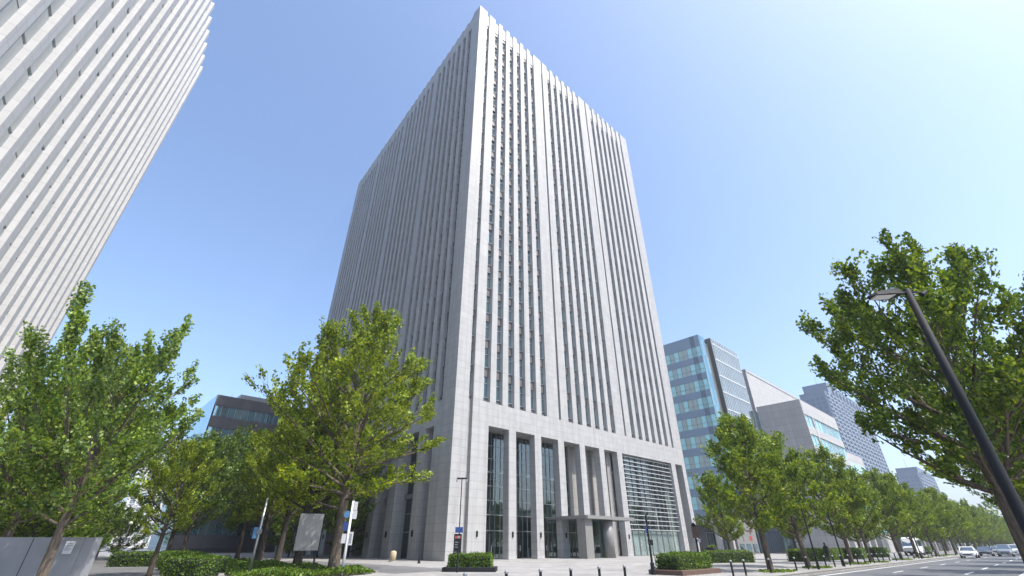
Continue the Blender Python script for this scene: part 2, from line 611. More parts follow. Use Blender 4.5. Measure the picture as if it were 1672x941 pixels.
def slot(mk, a0, a1, rest, floors, z0, fh, gd=0.85, sd_=0.62, thin=False, single=(), hh=0.62, sills=True):
    """one glazed slot between two piers: per floor a pane, the panel below it with its sills, and a transom bar"""
    rest.use(mk)
    for k in range(floors):
        za, zb = z0 + k * fh, z0 + (k + 1) * fh
        t = rng.uniform(-0.012, 0.012)
        u = rng.uniform(-0.012, 0.012)
        one = k in single
        g, s, f = (mk(), mk(), mk()) if one else (rest.g, rest.s, rest.f)
        g.add([(a0, gd + t, za), (a1, gd - t, za), (a1, gd - t + u, zb), (a0, gd + t + u, zb)], [(0, 1, 2, 3)])
        h = (hh if not thin else 0.4) + (0 if sills else rng.uniform(-0.12, 0.28))
        lo, hi = (z0 + 0.02 if k == 0 else za - h), za + h
        s.box(a0, a1, sd_, gd + 0.05, lo, hi)
        tb = mk() if one else f
        if sills:
            f.box(a0, a1, sd_ - 0.16, sd_ + 0.02, hi + 0.02, hi + 0.10)
        if k and not one and sills:
            f.box(a0, a1, sd_ - 0.10, sd_ + 0.02, lo - 0.08, lo - 0.02)
        tb.box(a0, a1, gd - 0.1, gd + 0.04, za + fh * 0.62, za + fh * 0.62 + 0.09)
        if one:
            w = g.build('window', rest.wm, rest.parent)
            s.build('spandrel_panel', rest.sm, w)
            tb.build('transom', M['metal_grey'], w)
            if sills:
                f.build('sill', M['metal_grey'], w)


def layout_right():
    """(pier_start, pier_end) and (slot_start, slot_end, thin) along the right face"""
    piers, slots = [], []
    slots.append((2.2, 2.92, True))
    a = 2.92
    for bay in range(3):
        n = 6
        piers.append((a, a + 1.72))
        x = a + 1.72
        for k in range(n):
            slots.append((x, x + 1.2, False))
            if k < n - 1:
                piers.append((x + 1.2, x + 2.27))
                x += 2.27
            else:
                x += 1.2
        if bay < 2:
            piers.append((x, x + 2.65))
            slots.append((x + 2.65, x + 3.15, True))
            a = x + 3.15
    piers.append((x, x + 1.3))
    slots.append((x + 1.3, x + 2.1, True))
    return piers, slots, x + 2.1


pr, sr, xe = layout_right()
LEN_R = 57.3
LEN_L = 73.6


def gl_poly(off):
    a = bas_left(LEN_L, 0, 0)
    return [(off, off), (LEN_R - off, off), (a[0] + LEN_R - off - 0.0, a[1] - off), (a[0] + off, a[1] - off)]


# the body behind the slots; the podium part stands further in
MB().prism(gl_poly(1.3), OPEN + 0.1, 107.6).build('wall', M['stone_core'], tower)
MB().prism(gl_poly(0.6), 107.6, 107.9).build('roof', M['stone'], tower)

# right face
for i, (a, b) in enumerate(pr):
    RB().box(a, b, 0.0, 1.4, LEDGE, H if b - a < 2 else H + 0.05).build('pier', M['stone_fin'] if b - a < 2.2 else M['stone'], tower)
RB().box(0, 2.2, 0.0, 2.4, 0, H + 0.25).build('corner_pier', M['stone'], tower)
RB().box(xe, LEN_R, 0.0, 2.2, OPEN, H + 0.1).build('corner_pier', M['stone'], tower)
RB().box(56.0, LEN_R, 0.0, 2.2, 0, OPEN - 0.003).build('column', M['stone'], tower)
rest = Rest(tower, M['win'], M['spandrel'])
for a, b, thin in sr:
    slot(RB, a, b, rest, NF, LEDGE, FH, 0.72, 0.56, thin=thin, single=() if thin else range(5))
for a, b, thin in sr:
    pp = RB()
    pp.box(a, b, 0.25, 0.96, 104.3, 108.1)
    pp.box(a, b, 0.4, 0.9, 103.5, 104.3)
    pp.build('parapet', M['stone_fin'], tower)
RB().box(2.92, xe, 0.003, 3.4, OPEN, LEDGE).build('podium_band', M['stone'], tower)
RB().box(2.2, 2.92, 0.55, 3.0, 0, LEDGE).build('recess_wall', M['stone_back'], tower)

# left face
pl, sl = [], []
sl.append((0.3, 0.88, True))
pl.append((0.88, 3.32))
a = 3.32
k = 0
while a < LEN_L - 4.5:
    sl.append((a, a + 1.28, False))
    wdt = 1.02 if (k % 7) != 6 else 2.3
    pl.append((a + 1.28, a + 1.28 + wdt))
    a += 1.28 + wdt
    k += 1
sl.append((a, a + 1.0, False))
pl.append((a + 1.0, LEN_L))
for a, b in pl:
    LB().box(a, b, 0.0, 1.4, LEDGE, H).build('pier', M['stone_fin'] if b - a < 2 else M['stone'], tower)
rest.done()
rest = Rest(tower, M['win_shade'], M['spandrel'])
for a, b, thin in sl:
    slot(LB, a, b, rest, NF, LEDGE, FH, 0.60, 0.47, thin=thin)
rest.done()
for a, b, thin in sl:
    LB().box(a, b, 0.10, 0.96, 104.8, 108.80).build('parapet', M['stone_fin'], tower)
b = LB()
b.box(0.75, 2.3, 0.45, 3.2, OPEN, LEDGE)
b.box(2.3, LEN_L, 0.003, 3.2, OPEN, LEDGE)
b.build('podium_band', M['stone'], tower)
LB().box(0.75, 2.3, 0.75, 3.0, 0, OPEN).build('recess_wall', M['stone'], tower)
LB().box(2.3, 4.9, 0.0, 2.6, 0, OPEN).build('column', M['stone'], tower)
cl = [(7.2, 9.0)]
x = 14.6
while x < LEN_L - 3:
    cl.append((x, x + 2.3))
    x += 6.5
LB().box(LEN_L - 2.4, LEN_L, 0, 2.4, 0, OPEN).build('column', M['stone'], tower)
for a, b in cl:
    if b < LEN_L - 2.6:
        LB().box(a, b, 0.0, 1.96, 0, OPEN).build('column', M['stone'], tower)
        LB().box((a + b) / 2 - 0.12, (a + b) / 2 + 0.12, -0.16, 0.0, 2.4, 3.1).build('wall_lamp', M['metal_dark'], tower)

# podium, right face: colonnade
cols = [(2.92, 5.7)] + [(9.35 + 5 * k, 10.68 + 5 * k) for k in range(5)] + [(34.25, 35.7), (51.9, 53.4)]
for a, b in cols:
    RB().box(a, b, 0.0, 1.1, 0, OPEN).build('column', M['stone'], tower)
    RB().box(a - 0.02, b + 0.02, -0.02, 1.12, 0, 0.35).build('plinth', M['conc'], tower)
    if b < 36:
        RB().box((a + b) / 2 - 0.09, (a + b) / 2 + 0.09, -0.14, -0.001, 2.35, 2.95).build('wall_lamp', M['metal_dark'], tower)


def glazing(mk, a0, a1, z0, z1, dep, nx, rows, parent, gm, door=False):
    g = mk()
    zs = [z0] + rows + [z1]
    dx = (a1 - a0) / nx
    for i in range(nx):
        for j in range(len(zs) - 1):
            t = rng.uniform(-0.008, 0.008)
            g.quad((a0 + i * dx, dep + t, zs[j]), (a0 + (i + 1) * dx, dep - t, zs[j]), (a0 + (i + 1) * dx, dep - t, zs[j + 1]), (a0 + i * dx, dep + t, zs[j + 1]))
    w = g.build('entrance_glazing', gm, parent)
    f = mk()
    for i in range(nx + 1):
        xx = a0 + i * dx
        f.box(max(a0, xx - 0.035), min(a1, xx + 0.035), dep - 0.09, dep + 0.06, z0, z1)
    for zz in rows:
        for i in range(nx):
            f.box(a0 + i * dx + 0.036, a0 + (i + 1) * dx - 0.036, dep - 0.08, dep + 0.05, zz - 0.05, zz + 0.05)
    f.build('mullion_frame', M['metal_grey'], w)
    return w


DEP = 2.9
for k in range(6):
    a0, a1 = 5.7 + 5 * k - (1.2 if k else 0.6), 9.25 + 5 * k + 1.2
    a1 = min(a1, 34.3)
    if k < 4:
        glazing(RB, a0 + 0.01, a1 - 0.01, 0.05, OPEN - 0.02, DEP + 0.002 * k, 3, [3.1, 4.9, 6.6, 8.3, 10.0, 11.7, 13.4], tower, M['glass_clear'])
        for q in range(2):
            d0 = 5.7 + 5 * k + 0.5 + q * 1.5
            fr = RB()
            fr.box(d0, d0 + 0.06, DEP - 0.16, DEP - 0.1, 0.06, 2.9)
            fr.box(d0 + 1.3, d0 + 1.36, DEP - 0.16, DEP - 0.1, 0.06, 2.9)
            fr.box(d0 + 0.06, d0 + 1.3, DEP - 0.16, DEP - 0.1, 2.82, 2.9)
            fr.box(d0 + 0.06, d0 + 1.3, DEP - 0.16, DEP - 0.1, 0.06, 0.2)
            dd = fr.build('entrance_door', M['metal_dark'], tower)
            RB().box(d0 + 1.16, d0 + 1.2, DEP - 0.24, DEP - 0.17, 0.8, 1.5).build('handle', M['metal_white'], dd)
    else:
        RB().box(a0 + 0.01, a1 - 0.01, DEP - 0.3, DEP + 0.3, 5.2, OPEN - 0.02).build('recess_wall', M['stone_back'], tower)
        glazing(RB, a0 + 0.01, a1 - 0.01, 0.05, 5.2, DEP + 0.002 * k, 3, [3.1], tower, M['glass_clear'])
# stone end wall of the recess beside the louvred screen and at the far opening
RB().box(33.0, 34.24, 1.46, 6, 0, OPEN - 0.01).build('recess_wall', M['stone_back'], tower)
RB().box(53.4, 56.0, 3.2, 3.6, 0, OPEN - 0.01).build('recess_wall', M['stone_back'], tower)

# lobby behind the glass
RB().box(4, 56, 9.0, 9.3, 0.0, OPEN).build('lobby_wall', M['stone_back'], tower)
for zz in (5.0, 10.1):
    RB().box(5.4, 33, 4.2, 9, zz, zz + 0.45).build('lobby_floor', M['interior_pale'], tower)
RB().box(3.5, 56, 3.3, 9.2, OPEN - 0.35, OPEN - 0.05).build('lobby_ceiling', M['interior'], tower)
for k in range(7):
    RB().box(7 + k * 7.5, 7.6 + k * 7.5, 5.0, 5.6, 0.01, OPEN - 0.4).build('lobby_column', M['interior_pale'], tower)
for k in range(9):
    x = 6.4 + k * 2.7
    b = RB()
    b.box(x, x + 0.22, 4.6, 5.0, 0.02, 1.0)
    b.box(x - 0.02, x + 0.24, 4.55, 4.7, 1.0, 1.1)
    b.build('turnstile', M['metal_white'], tower)

# closing walls: the lobby's inner core, the far end and the rear
MB().prism(gl_poly(10.5), 0, OPEN + 0.05).build('core_wall', M['stone_back'], tower)
MB().prism([(55.9, 2.25), (57.29, 2.25), (57.29 + 5.7, 70.0), (55.9 + 5.7, 70.0)], 0, H - 0.2).build('end_wall', M['stone'], tower)
_q = bas_left(LEN_L, 0, 0)
MB().prism([(_q[0] + 1.0, _q[1] - 2.4), (_q[0] + LEN_R, _q[1] - 2.4), (_q[0] + LEN_R, _q[1] - 0.6), (_q[0] + 1.0, _q[1] - 0.6)], 0, H - 0.25).build('rear_wall', M['stone'], tower)
# louvred glass screen
scr0, scr1 = 35.7, 51.9
g, gup = RB(), RB()
nxs = 9
dx = (scr1 - scr0) / nxs
for i in range(nxs):
    for j, (za, zb) in enumerate([(0.05, 3.6)] + [(3.6 + q * 1.45, 3.6 + (q + 1) * 1.45) for q in range(8)]):
        t = rng.uniform(-0.01, 0.01)
        (gup if j else g).quad((scr0 + i * dx, 1.0 + t, za), (scr0 + (i + 1) * dx, 1.0 - t, za), (scr0 + (i + 1) * dx, 1.0 - t, min(zb, OPEN - 0.01)), (scr0 + i * dx, 1.0 + t, min(zb, OPEN - 0.01)))
screen = g.build('glass_screen', M['glass_pale'], tower)
gup.build('upper_glazing', M['glass_clear'], screen)
f = RB()
for i in range(nxs + 1):
    xx = scr0 + i * dx
    f.box(max(scr0, xx - 0.05), min(scr1, xx + 0.05), 0.85, 0.99, 0.05, OPEN - 0.02)
f.build('mullion_frame', M['metal_grey'], screen)
for j in range(17):
    zz = 3.65 + j * 0.7
    RB().box(scr0 + 0.02, scr1 - 0.02, 0.42, 0.62, zz, zz + 0.10).build('louvre', M['louvre'], screen)
b = RB()
for i in range(0, nxs + 1, 3):
    xx = scr0 + i * dx
    b.box(max(scr0 + 0.01, xx - 0.05), min(scr1 - 0.01, xx + 0.05), 0.63, 0.84, 3.6, OPEN - 0.05)
b.build('bracket', M['metal_grey'], screen)
b = RB()
for zz in (3.5, 8.1, 12.2):
    b.box(scr0 + 0.3, scr1 - 0.3, 2.6, 8.9, zz, zz + 0.35)
b.box(scr0 + 3.2, scr0 + 4.1, 1.5, 2.4, 0.02, OPEN - 0.4)
b.build('lobby_floor', M['interior_pale'], tower)
b = RB()
for i in range(26):
    xx = scr0 + 0.5 + i * 0.58
    if i % 7 == 3:
        continue
    b.box(xx, xx + 0.36, 1.6 + 0.1 * (i % 2), 1.66 + 0.1 * (i % 2), 0.1, 3.4)
b.build('curtain', M['interior_pale'], tower)

# entrance canopy on two stone pillars
can = RB()
can.box(19.0, 29.6, -4.6, 2.8, 4.6, 4.86)
cn = can.build('canopy', M['canopy'], tower)
b = RB()
b.box(18.8, 29.8, -4.85, -4.62, 4.54, 4.95)
b.box(18.76, 18.98, -4.85, -0.05, 4.54, 4.95)
b.box(29.62, 29.84, -4.85, -0.05, 4.54, 4.95)
b.build('fascia', M['canopy'], cn)
RB().box(19.0, 20.5, -4.3, -2.9, 0, 4.59).build('canopy_pillar', M['canopy'], tower)
b = RB()
b.prism([(24.0 + 0.75 + 0.75 * math.cos(2 * math.pi * q / 20), -3.6 + 0.75 * math.sin(2 * math.pi * q / 20)) for q in range(20)], 0, 4.59)
b.build('canopy_pillar', M['canopy'], tower, True)
RB().box(20.505, 23.9, -3.3, -3.1, 0.02, 4.55).build('canopy_screen', M['glass_clear'], tower)

# left face ground floor: glazing between the columns
op = [(4.9, 7.2)] + [(9.0, 14.6)] + [(14.6 + 2.3 + 6.5 * k, 14.6 + 6.5 * (k + 1)) for k in range(8)]
for i, (a, b) in enumerate(op):
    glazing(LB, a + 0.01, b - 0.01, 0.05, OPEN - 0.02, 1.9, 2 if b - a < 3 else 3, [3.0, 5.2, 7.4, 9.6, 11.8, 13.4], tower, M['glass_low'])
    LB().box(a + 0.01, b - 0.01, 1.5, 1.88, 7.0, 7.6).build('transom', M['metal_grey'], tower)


# ------------------------------------------------------------------ twin tower on the left
twin = thing('office_tower', 'pale ribbed stone tower leaning into the upper left corner of the view', 'office tower', (-80.9, 72.3, 0), R_(-52.3))


def TA():
    m = MB(lambda a, b, z: (a, -b, z))       # a runs from the far end towards the camera, b into the wall
    m.flip = True
    return m


LA, DA = 82.0, 30.0
ZP = 12.0
PIT, FW, FD = 3.95, 1.3, 0.58
TA().box(0.3, LA, FD + 0.34, DA, 0, 107.2).build('wall', M['stone_core'], twin)
TA().box(0.2, LA, FD + 0.3, DA, 107.2, 107.6).build('roof', M['conc'], twin)
nfl = 21
fh2 = (105.5 - ZP) / nfl
trest = Rest(twin, M['win_twin'], M['panel_twin'])
x = 0.0
while x < LA - 1:
    TA().box(x, x + FW, 0.0, FD + 0.6, ZP, H).build('pier', M['stone_twin'], twin)
    if x + PIT < LA:
        slot(TA, x + FW, x + PIT, trest, nfl, ZP, fh2, FD + 0.16, FD, single=range(5, 10), hh=1.95, sills=False)
        TA().box(x + FW, x + PIT, FD - 0.06, FD + 0.6, 105.4, 107.9).build('parapet', M['stone_twin'], twin)
    x += PIT
trest.done()
TA().box(-0.1, LA + 0.1, -0.02, 2.0, 0, ZP - 0.01).build('podium_wall', M['stone_twin'], twin)

# ------------------------------------------------------------------ other buildings


def glass_office():
    t = thing('glass_office_block', 'teal glass office block with dark bands and white ribbed side, right of the tower', 'office building', (*sn(78.6, -0.5), 0), RZ)
    Ht, L, D = 50.6, 22.6, 26.0
    fh = 4.5
    MB().box(0.4, L - 0.1, 0.4, D - 0.1, 0, Ht - 1.6).build('wall', M['interior'], t)
    mk = lambda: MB(lambda a, b, z: (b, a, z))       # front (towards the plaza): a runs away from the street
    z = Ht - 3.2
    while z > 1:
        z0 = z - 2.75
        g = MB()
        n = 20
        for i in range(n):
            y0, y1 = i * D / n, (i + 1) * D / n
            tt = rng.uniform(-0.012, 0.012)
            g.quad((0.1 + tt, y1, z0), (0.1 - tt, y0, z0), (0.1 - tt, y0, z), (0.1 + tt, y1, z))
        w = g.build('glass_band', M['win_band'], t)
        f = MB()
        for i in range(n + 1):
            y = min(D - 0.05, max(0.05, i * D / n))
            f.box(0.03, 0.12, y - 0.04, y + 0.04, z0, z)
        f.box(0.02, 0.11, 0.1, D - 0.1, z0 + 1.0, z0 + 1.06)
        f.build('mullion', M['metal_grey'], w)
        g = MB()
        for i in range(n):
            y0, y1 = i * D / n, (i + 1) * D / n
            g.quad((0.0, y1, z0 - 1.75), (0.0, y0, z0 - 1.75), (0.0, y0, z0), (0.0, y1, z0))
        g.add([(0, 0, z0), (0, D, z0), (0.4, D, z0), (0.4, 0, z0)], [(0, 1, 2, 3)])
        g.build('spandrel_band', M['win_span'], t)
        z = z0 - 1.75
    g = MB()
    for i in range(20):
        y0, y1 = i * D / 20, (i + 1) * D / 20
        g.quad((0.0, y1, Ht - 3.2), (0.0, y0, Ht - 3.2), (0.0, y0, Ht), (0.0, y1, Ht))
    g.box(0.02, 0.3, 0.01, D, Ht - 3.2, Ht - 0.01)
    g.build('parapet', M['win_span'], t)
    # street side: plain strip, recess, white ribbed curtain wall standing a little higher and proud
    g = MB()
    fl = [k * fh for k in range(12)]
    for z0 in fl:
        if z0 > Ht - 1:
            continue
        for i in range(3):
            x0, x1 = 0.02 + i * 1.1, 0.02 + (i + 1) * 1.1
            tt = rng.uniform(-0.01, 0.01)
            g.quad((x0, 0.0 + tt, z0), (x1, 0.0 - tt, z0), (x1, 0.0 - tt, min(z0 + fh, Ht)), (x0, tt, min(z0 + fh, Ht)))
    g.build('glass_strip', M['win_teal'], t)
    MB().box(3.3, 6.0, 1.2, 1.6, 0, Ht - 0.4).build('recess_wall', M['win_dark'], t)
    MB().box(3.25, 3.32, 0.02, 1.3, 0, Ht).build('recess_wall', M['metal_dark'], t)
    g = MB()
    x0, x1, n = 6.0, L, 15
    dx = (x1 - x0) / n
    z = 0.0
    while z < Ht + 0.2:
        for i in range(n):
            tt = rng.uniform(-0.015, 0.015)
            zb = min(z + fh, Ht + 0.6)
            g.quad((x0 + i * dx, -0.6 + tt, z), (x0 + (i + 1) * dx, -0.6 - tt, z), (x0 + (i + 1) * dx, -0.6 - tt, zb), (x0 + i * dx, -0.6 + tt, zb))
        z += fh
    w = g.build('curtain_wall', M['win_curtain'], t)
    f = MB()
    for i in range(n + 1):
        f.box(x0 + i * dx - 0.06, x0 + i * dx + 0.06, -0.86, -0.62, 0, Ht + 0.5)
    f.build('rib', M['metal_white'], w)
    f = MB()
    z = fh
    while z < Ht + 0.6:
        f.box(x0 + 0.02, x1 - 0.02, -0.78, -0.63, z - 0.11, z + 0.11)
        z += fh
    f.build('ledge', M['metal_white'], w)
    MB().box(x0, x1, -0.58, 1.5, 0, Ht + 0.55).build('wall', M['interior'], t)
    MB().box(10, 18, 4, 12, Ht - 1.6, Ht + 2.2).build('plant_room', M['metal_grey'], t)
    b = MB()
    b.box(0.3, L, 0.3, D - 0.2, Ht - 1.6, Ht - 1.3)
    b.build('roof', M['metal_grey'], t)
    return t


glass_office()


def stone_block():
    t = thing('stone_building', 'pale blank stone building with sloping skyline edge, behind the teal glass office block', 'building', (*sn(107.6, -0.8), 0), RZ)
    Ht = 47.2
    MB().box(0, 46, 0, 26, 0, Ht).build('wall', M['conc'], t)
    MB().box(-0.15, 46.1, -0.15, 26.1, Ht + 0.003, Ht + 0.7).build('parapet', M['conc'], t)
    b = MB()
    for k in range(3):
        b.box(12 + k * 0.0, 30, -0.12, -0.01, 30.5 - k * 4.5, 32.8 - k * 4.5)
    w = b.build('window', M['win_band'], t)
    f = MB()
    for k in range(3):
        for i in range(13):
            f.box(12 + i * 1.5 - 0.05, 12 + i * 1.5 + 0.05, -0.2, -0.121, 30.5 - k * 4.5, 32.8 - k * 4.5)
    f.build('frame', M['metal_white'], w)
    b = MB()
    for i in range(4):
        b.cyl(6 + i * 9, 1, Ht + 0.7, Ht + 2.0, 0.12, 6)
    b.build('roof_vent', M['metal_grey'], t)
    return t


stone_block()


def stone_block_low():
    t = thing('stone_building', 'low grey stone block with blank tiled end wall and bands of windows along the street', 'building', (*sn(77.0, 18.6), 0), RZ)
    Ht, L, D = 28.7, 25.0, 9.0
    MB().box(0.003, 0.5, 0, D, 0, Ht).build('end_wall', M['conc'], t)
    MB().box(0.5, L, 0.35, D, 0, Ht - 0.5).build('wall', M['interior'], t)
    MB().box(0.5, L + 0.1, -0.02, D, Ht - 3.0, Ht).build('parapet', M['conc'], t)
    MB().box(-1.6, 0.0, D + 0.02, D + 1.2, 0, Ht - 1).build('glass_strip', M['win_dark'], t)
    z = Ht - 3.0
    k = 0
    while z > 3.5:
        z0 = z - 2.5
        g = MB()
        for i in range(18):
            x0, x1 = 0.6 + i * (L - 0.8) / 18, 0.6 + (i + 1) * (L - 0.8) / 18
            tt = rng.uniform(-0.012, 0.012)
            g.quad((x0, 0.25 + tt, z0), (x1, 0.25 - tt, z0), (x1, 0.25 - tt, z), (x0, 0.25 + tt, z))
        w = g.build('window_band', M['win_band'], t)
        f = MB()
        for i in range(19):
            x0 = 0.6 + i * (L - 0.8) / 18
            f.box(x0 - 0.05, x0 + 0.05, 0.12, 0.3, z0, z)
        f.build('mullion', M['metal_white'], w)
        MB().box(0.5, L, 0.0, 0.4, z0 - 1.6, z0).build('spandrel_band', M['conc'], t)
        z = z0 - 1.6
        k += 1
    b = MB()
    b.box(5.2, 6.0, -0.04, 0.3, 3, Ht - 3.01)
    b.build('pier', M['conc'], t)
    MB().box(L, L + 16, 0.5, 12, 0, Ht - 7.5).build('wing', M['conc'], t)
    b = MB()
    for q in range(4):
        b.box(L + 1, L + 15, 0.38, 0.499, 4 + q * 4.2, 6.2 + q * 4.2)
    b.build('window', M['win_band'], t)
    return t


stone_block_low()


def apartment(name_label, loc, rz, L, D, Ht, setback, cat='apartment tower'):
    t = thing('apartment_tower', name_label, cat, loc, rz)
    MB().box(0, L, 0, D, 0, Ht - setback).build('wall', M['apt'], t)
    MB().box(L * 0.12, L, 0.3, D, Ht - setback, Ht).build('upper_wall', M['apt'], t)
    nb = int(L / 9)
    for k in range(nb):
        x0 = 1.0 + k * L / nb
        top = Ht - setback if k * L / nb < L * 0.12 else Ht - 3
        MB().box(x0 + 5.6, x0 + 7.4, -0.9, 0.0, 0, top + 1).build('rib_wall', M['apt_light'], t)
        b = MB()
        w = MB()
        z = 3.0
        while z < top - 2:
            b.box(x0, x0 + 5.2, -0.7, 0.02, z - 0.9, z + 0.1)
            for q in range(3):
                w.quad((x0 + 0.2 + q * 1.65, -0.05, z + 0.1), (x0 + 1.7 + q * 1.65, -0.05, z + 0.1), (x0 + 1.7 + q * 1.65, -0.05, z + 1.9), (x0 + 0.2 + q * 1.65, -0.05, z + 1.9))
            z += 3.1
        b.build('balcony', M['apt_light'], t)
        w.build('window', M['apt_win'], t)['kind'] = 'stuff'
    b = MB()
    w = MB()
    z = 3.0
    while z < Ht - setback - 3:
        for q in range(int(D / 3.2)):
            w.quad((-0.04, 3.0 + q * 3.2, z), (-0.04, 1.4 + q * 3.2, z), (-0.04, 1.4 + q * 3.2, z + 1.6), (-0.04, 3.0 + q * 3.2, z + 1.6))
        z += 3.1
    w.build('window', M['apt_win'], t)['kind'] = 'stuff'
    b.box(-0.2, L * 0.12, -0.2, D, Ht - setback, Ht - setback + 0.8)
    b.box(L * 0.12 - 0.2, L, 0.1, D, Ht, Ht + 0.8)
    b.build('roof_edge', M['apt'], t)
    MB().cyl(L * 0.2, D * 0.5, Ht + 0.8, Ht + 9, 0.12, 5).build('antenna', M['metal_grey'], t)
    return t


ax, ay = sn(338, -30)
apartment('hazy blue apartment tower with stacked balconies, far off left of the big right tree', (ax, ay, 0), RZ, 120, 16, 104, 9)
ax, ay = sn(520, -20)
apartment('farthest low pale apartment slab above the street trees at the end of the avenue', (ax, ay, 0), RZ, 90, 16, 62, 5)


def dark_block():
    t = thing('office_building', 'dark granite office block with window bands behind the trees left of the tall tower', 'office building', (*sn(-13.1, -78.7), 0), RZ)
    Ht, L, D = 32.7, 36, 24
    fh = 4.9
    MB().box(0.35, L, 0.35, D, 0, Ht - 0.5).build('wall', M['interior'], t)
    z = Ht
    k = 0
    while z > 0:
        MB().box(0.0, L, -0.0, D, max(0, z - 2.5), z).build('stone_band', M['conc_dark'], t)
        z0 = z - fh
        if z0 < 0:
            break
        g = MB()
        n = 24
        for i in range(n):
            x0, x1 = 0.3 + i * (L - 0.4) / n, 0.3 + (i + 1) * (L - 0.4) / n
            tt = rng.uniform(-0.012, 0.012)
            g.quad((x0, 0.22 + tt, z0), (x1, 0.22 - tt, z0), (x1, 0.22 - tt, z - 2.5), (x0, 0.22 + tt, z - 2.5))
        for i in range(14):
            y0, y1 = 0.3 + i * (D - 0.4) / 14, 0.3 + (i + 1) * (D - 0.4) / 14
            g.quad((0.22, y1, z0), (0.22, y0, z0), (0.22, y0, z - 2.5), (0.22, y1, z - 2.5))
        w = g.build('window_band', M['win_teal'], t)
        f = MB()
        for i in range(n + 1):
            x0 = 0.3 + i * (L - 0.4) / n
            f.box(x0 - 0.04, x0 + 0.04, 0.1, 0.26, z0, z - 2.5)
        f.build('mullion', M['metal_grey'], w)
        z = z0
    # glazed end wall
    g = MB()
    for i in range(14):
        for j in range(8):
            y0, y1 = i * D / 14, (i + 1) * D / 14
            z0, z1 = j * Ht / 8, (j + 1) * Ht / 8
            tt = rng.uniform(-0.01, 0.01)
            g.quad((-0.05 + tt, y1, z0), (-0.05 - tt, y0, z0), (-0.05 - tt, y0, z1), (-0.05 + tt, y1, z1))
    g.build('curtain_wall', M['win_curtain'], t)
    MB().box(6, 16, 6, 14, Ht - 0.5, Ht + 2.5).build('plant_room', M['metal_grey'], t)
    b = MB()
    for i in range(9):
        b.cyl(3 + i * 3.6, 0.4, Ht, Ht + 0.9, 0.04, 5)
    b.build('roof_rail', M['metal_grey'], t)


dark_block()


def white_flats():
    x, y = -188.0, 240.0
    t = thing('apartment_building', 'white apartment building with a grid of small dark windows seen between the left trees', 'apartment building', (x, y, 0), R_(24))
    L, D, Ht = 34, 16, 48
    MB().box(0, L, 0, D, 0, Ht).build('wall', M['conc_white'], t)
    MB().box(-0.3, L + 0.3, -0.3, D + 0.3, Ht + 0.003, Ht + 1.0).build('parapet', M['conc_white'], t)
    gr, fr = MB(), MB()
    for r in range(14):
        for c in range(9):
            one = r >= 3
            g, f = (MB(), MB()) if one else (gr, fr)
            x0 = 1.3 + c * 3.65
            z0 = 2.6 + r * 3.25
            g.quad((x0, -0.03, z0), (x0 + 2.1, -0.03, z0), (x0 + 2.1, -0.03, z0 + 1.7), (x0, -0.03, z0 + 1.7))
            f.box(x0 - 0.15, x0 + 2.25, -0.35, -0.02, z0 - 0.25, z0 - 0.02)
            f.box(x0 + 1.0, x0 + 1.1, -0.1, -0.031, z0 - 0.02, z0 + 1.7)
            if one:
                w = g.build('window', M['win_dark'], t)
                f.build('sill', M['conc_white'], w)
    gr.build('window', M['win_dark'], t)['kind'] = 'stuff'
    fr.build('sill', M['conc_white'], t)['kind'] = 'stuff'
    g = MB()
    for r in range(14):
        for c in range(4):
            y0 = 1.5 + c * 3.6
            z0 = 2.6 + r * 3.25
            g.quad((-0.03, y0 + 1.8, z0), (-0.03, y0, z0), (-0.03, y0, z0 + 1.7), (-0.03, y0 + 1.8, z0 + 1.7))
    g.build('side_window', M['win_dark'], t)


white_flats()


def arcade(s0, n0, L, label, ht=6.5):
    t = thing('shop_arcade', label, 'shop building', (*sn(s0, n0), 0), RZ)
    MB().box(0, L, 2.5, 12, 0, ht - 0.6).build('wall', M['conc_dark'], t)
    MB().box(-0.3, L + 0.3, -0.3, 12, ht - 0.6, ht + 0.4).build('fascia', M['conc'], t)
    g = MB()
    n = int(L / 2.4)
    for i in range(n):
        x0, x1 = i * L / n, (i + 1) * L / n
        g.quad((x0, 2.4, 0.1), (x1, 2.4, 0.1), (x1, 2.4, 3.6), (x0, 2.4, 3.6))
    w = g.build('shop_window', M['win_dark'], t)
    f = MB()
    for i in range(n + 1):
        f.box(i * L / n - 0.05, i * L / n + 0.05, 2.3, 2.42, 0.1, 3.55)
    f.box(-0.05, L + 0.05, 2.28, 2.43, 3.5, 3.64)
    f.build('frame', M['metal_grey'], w)
    x = 0.4
    while x < L:
        MB().cbox(x, x + 0.9, 0, 0.9, 0, ht - 0.6, 0.06).build('column', M['conc'], t)
        x += 5.2


arcade(77.5, 19.8, 23, 'dark shop arcade with pale columns under the low grey stone block', 5.5)
arcade(122, 22, 66, 'long dark arcade with pale columns behind the far street trees', 9)
arcade(60.5, 2.5, 15, 'glazed ground floor pavilion between the tall tower and the glass office block', 5.5)


# ------------------------------------------------------------------ trees
def rot_about(v, axis, ang):
    return (Matrix.Rotation(ang, 3, axis) @ v)


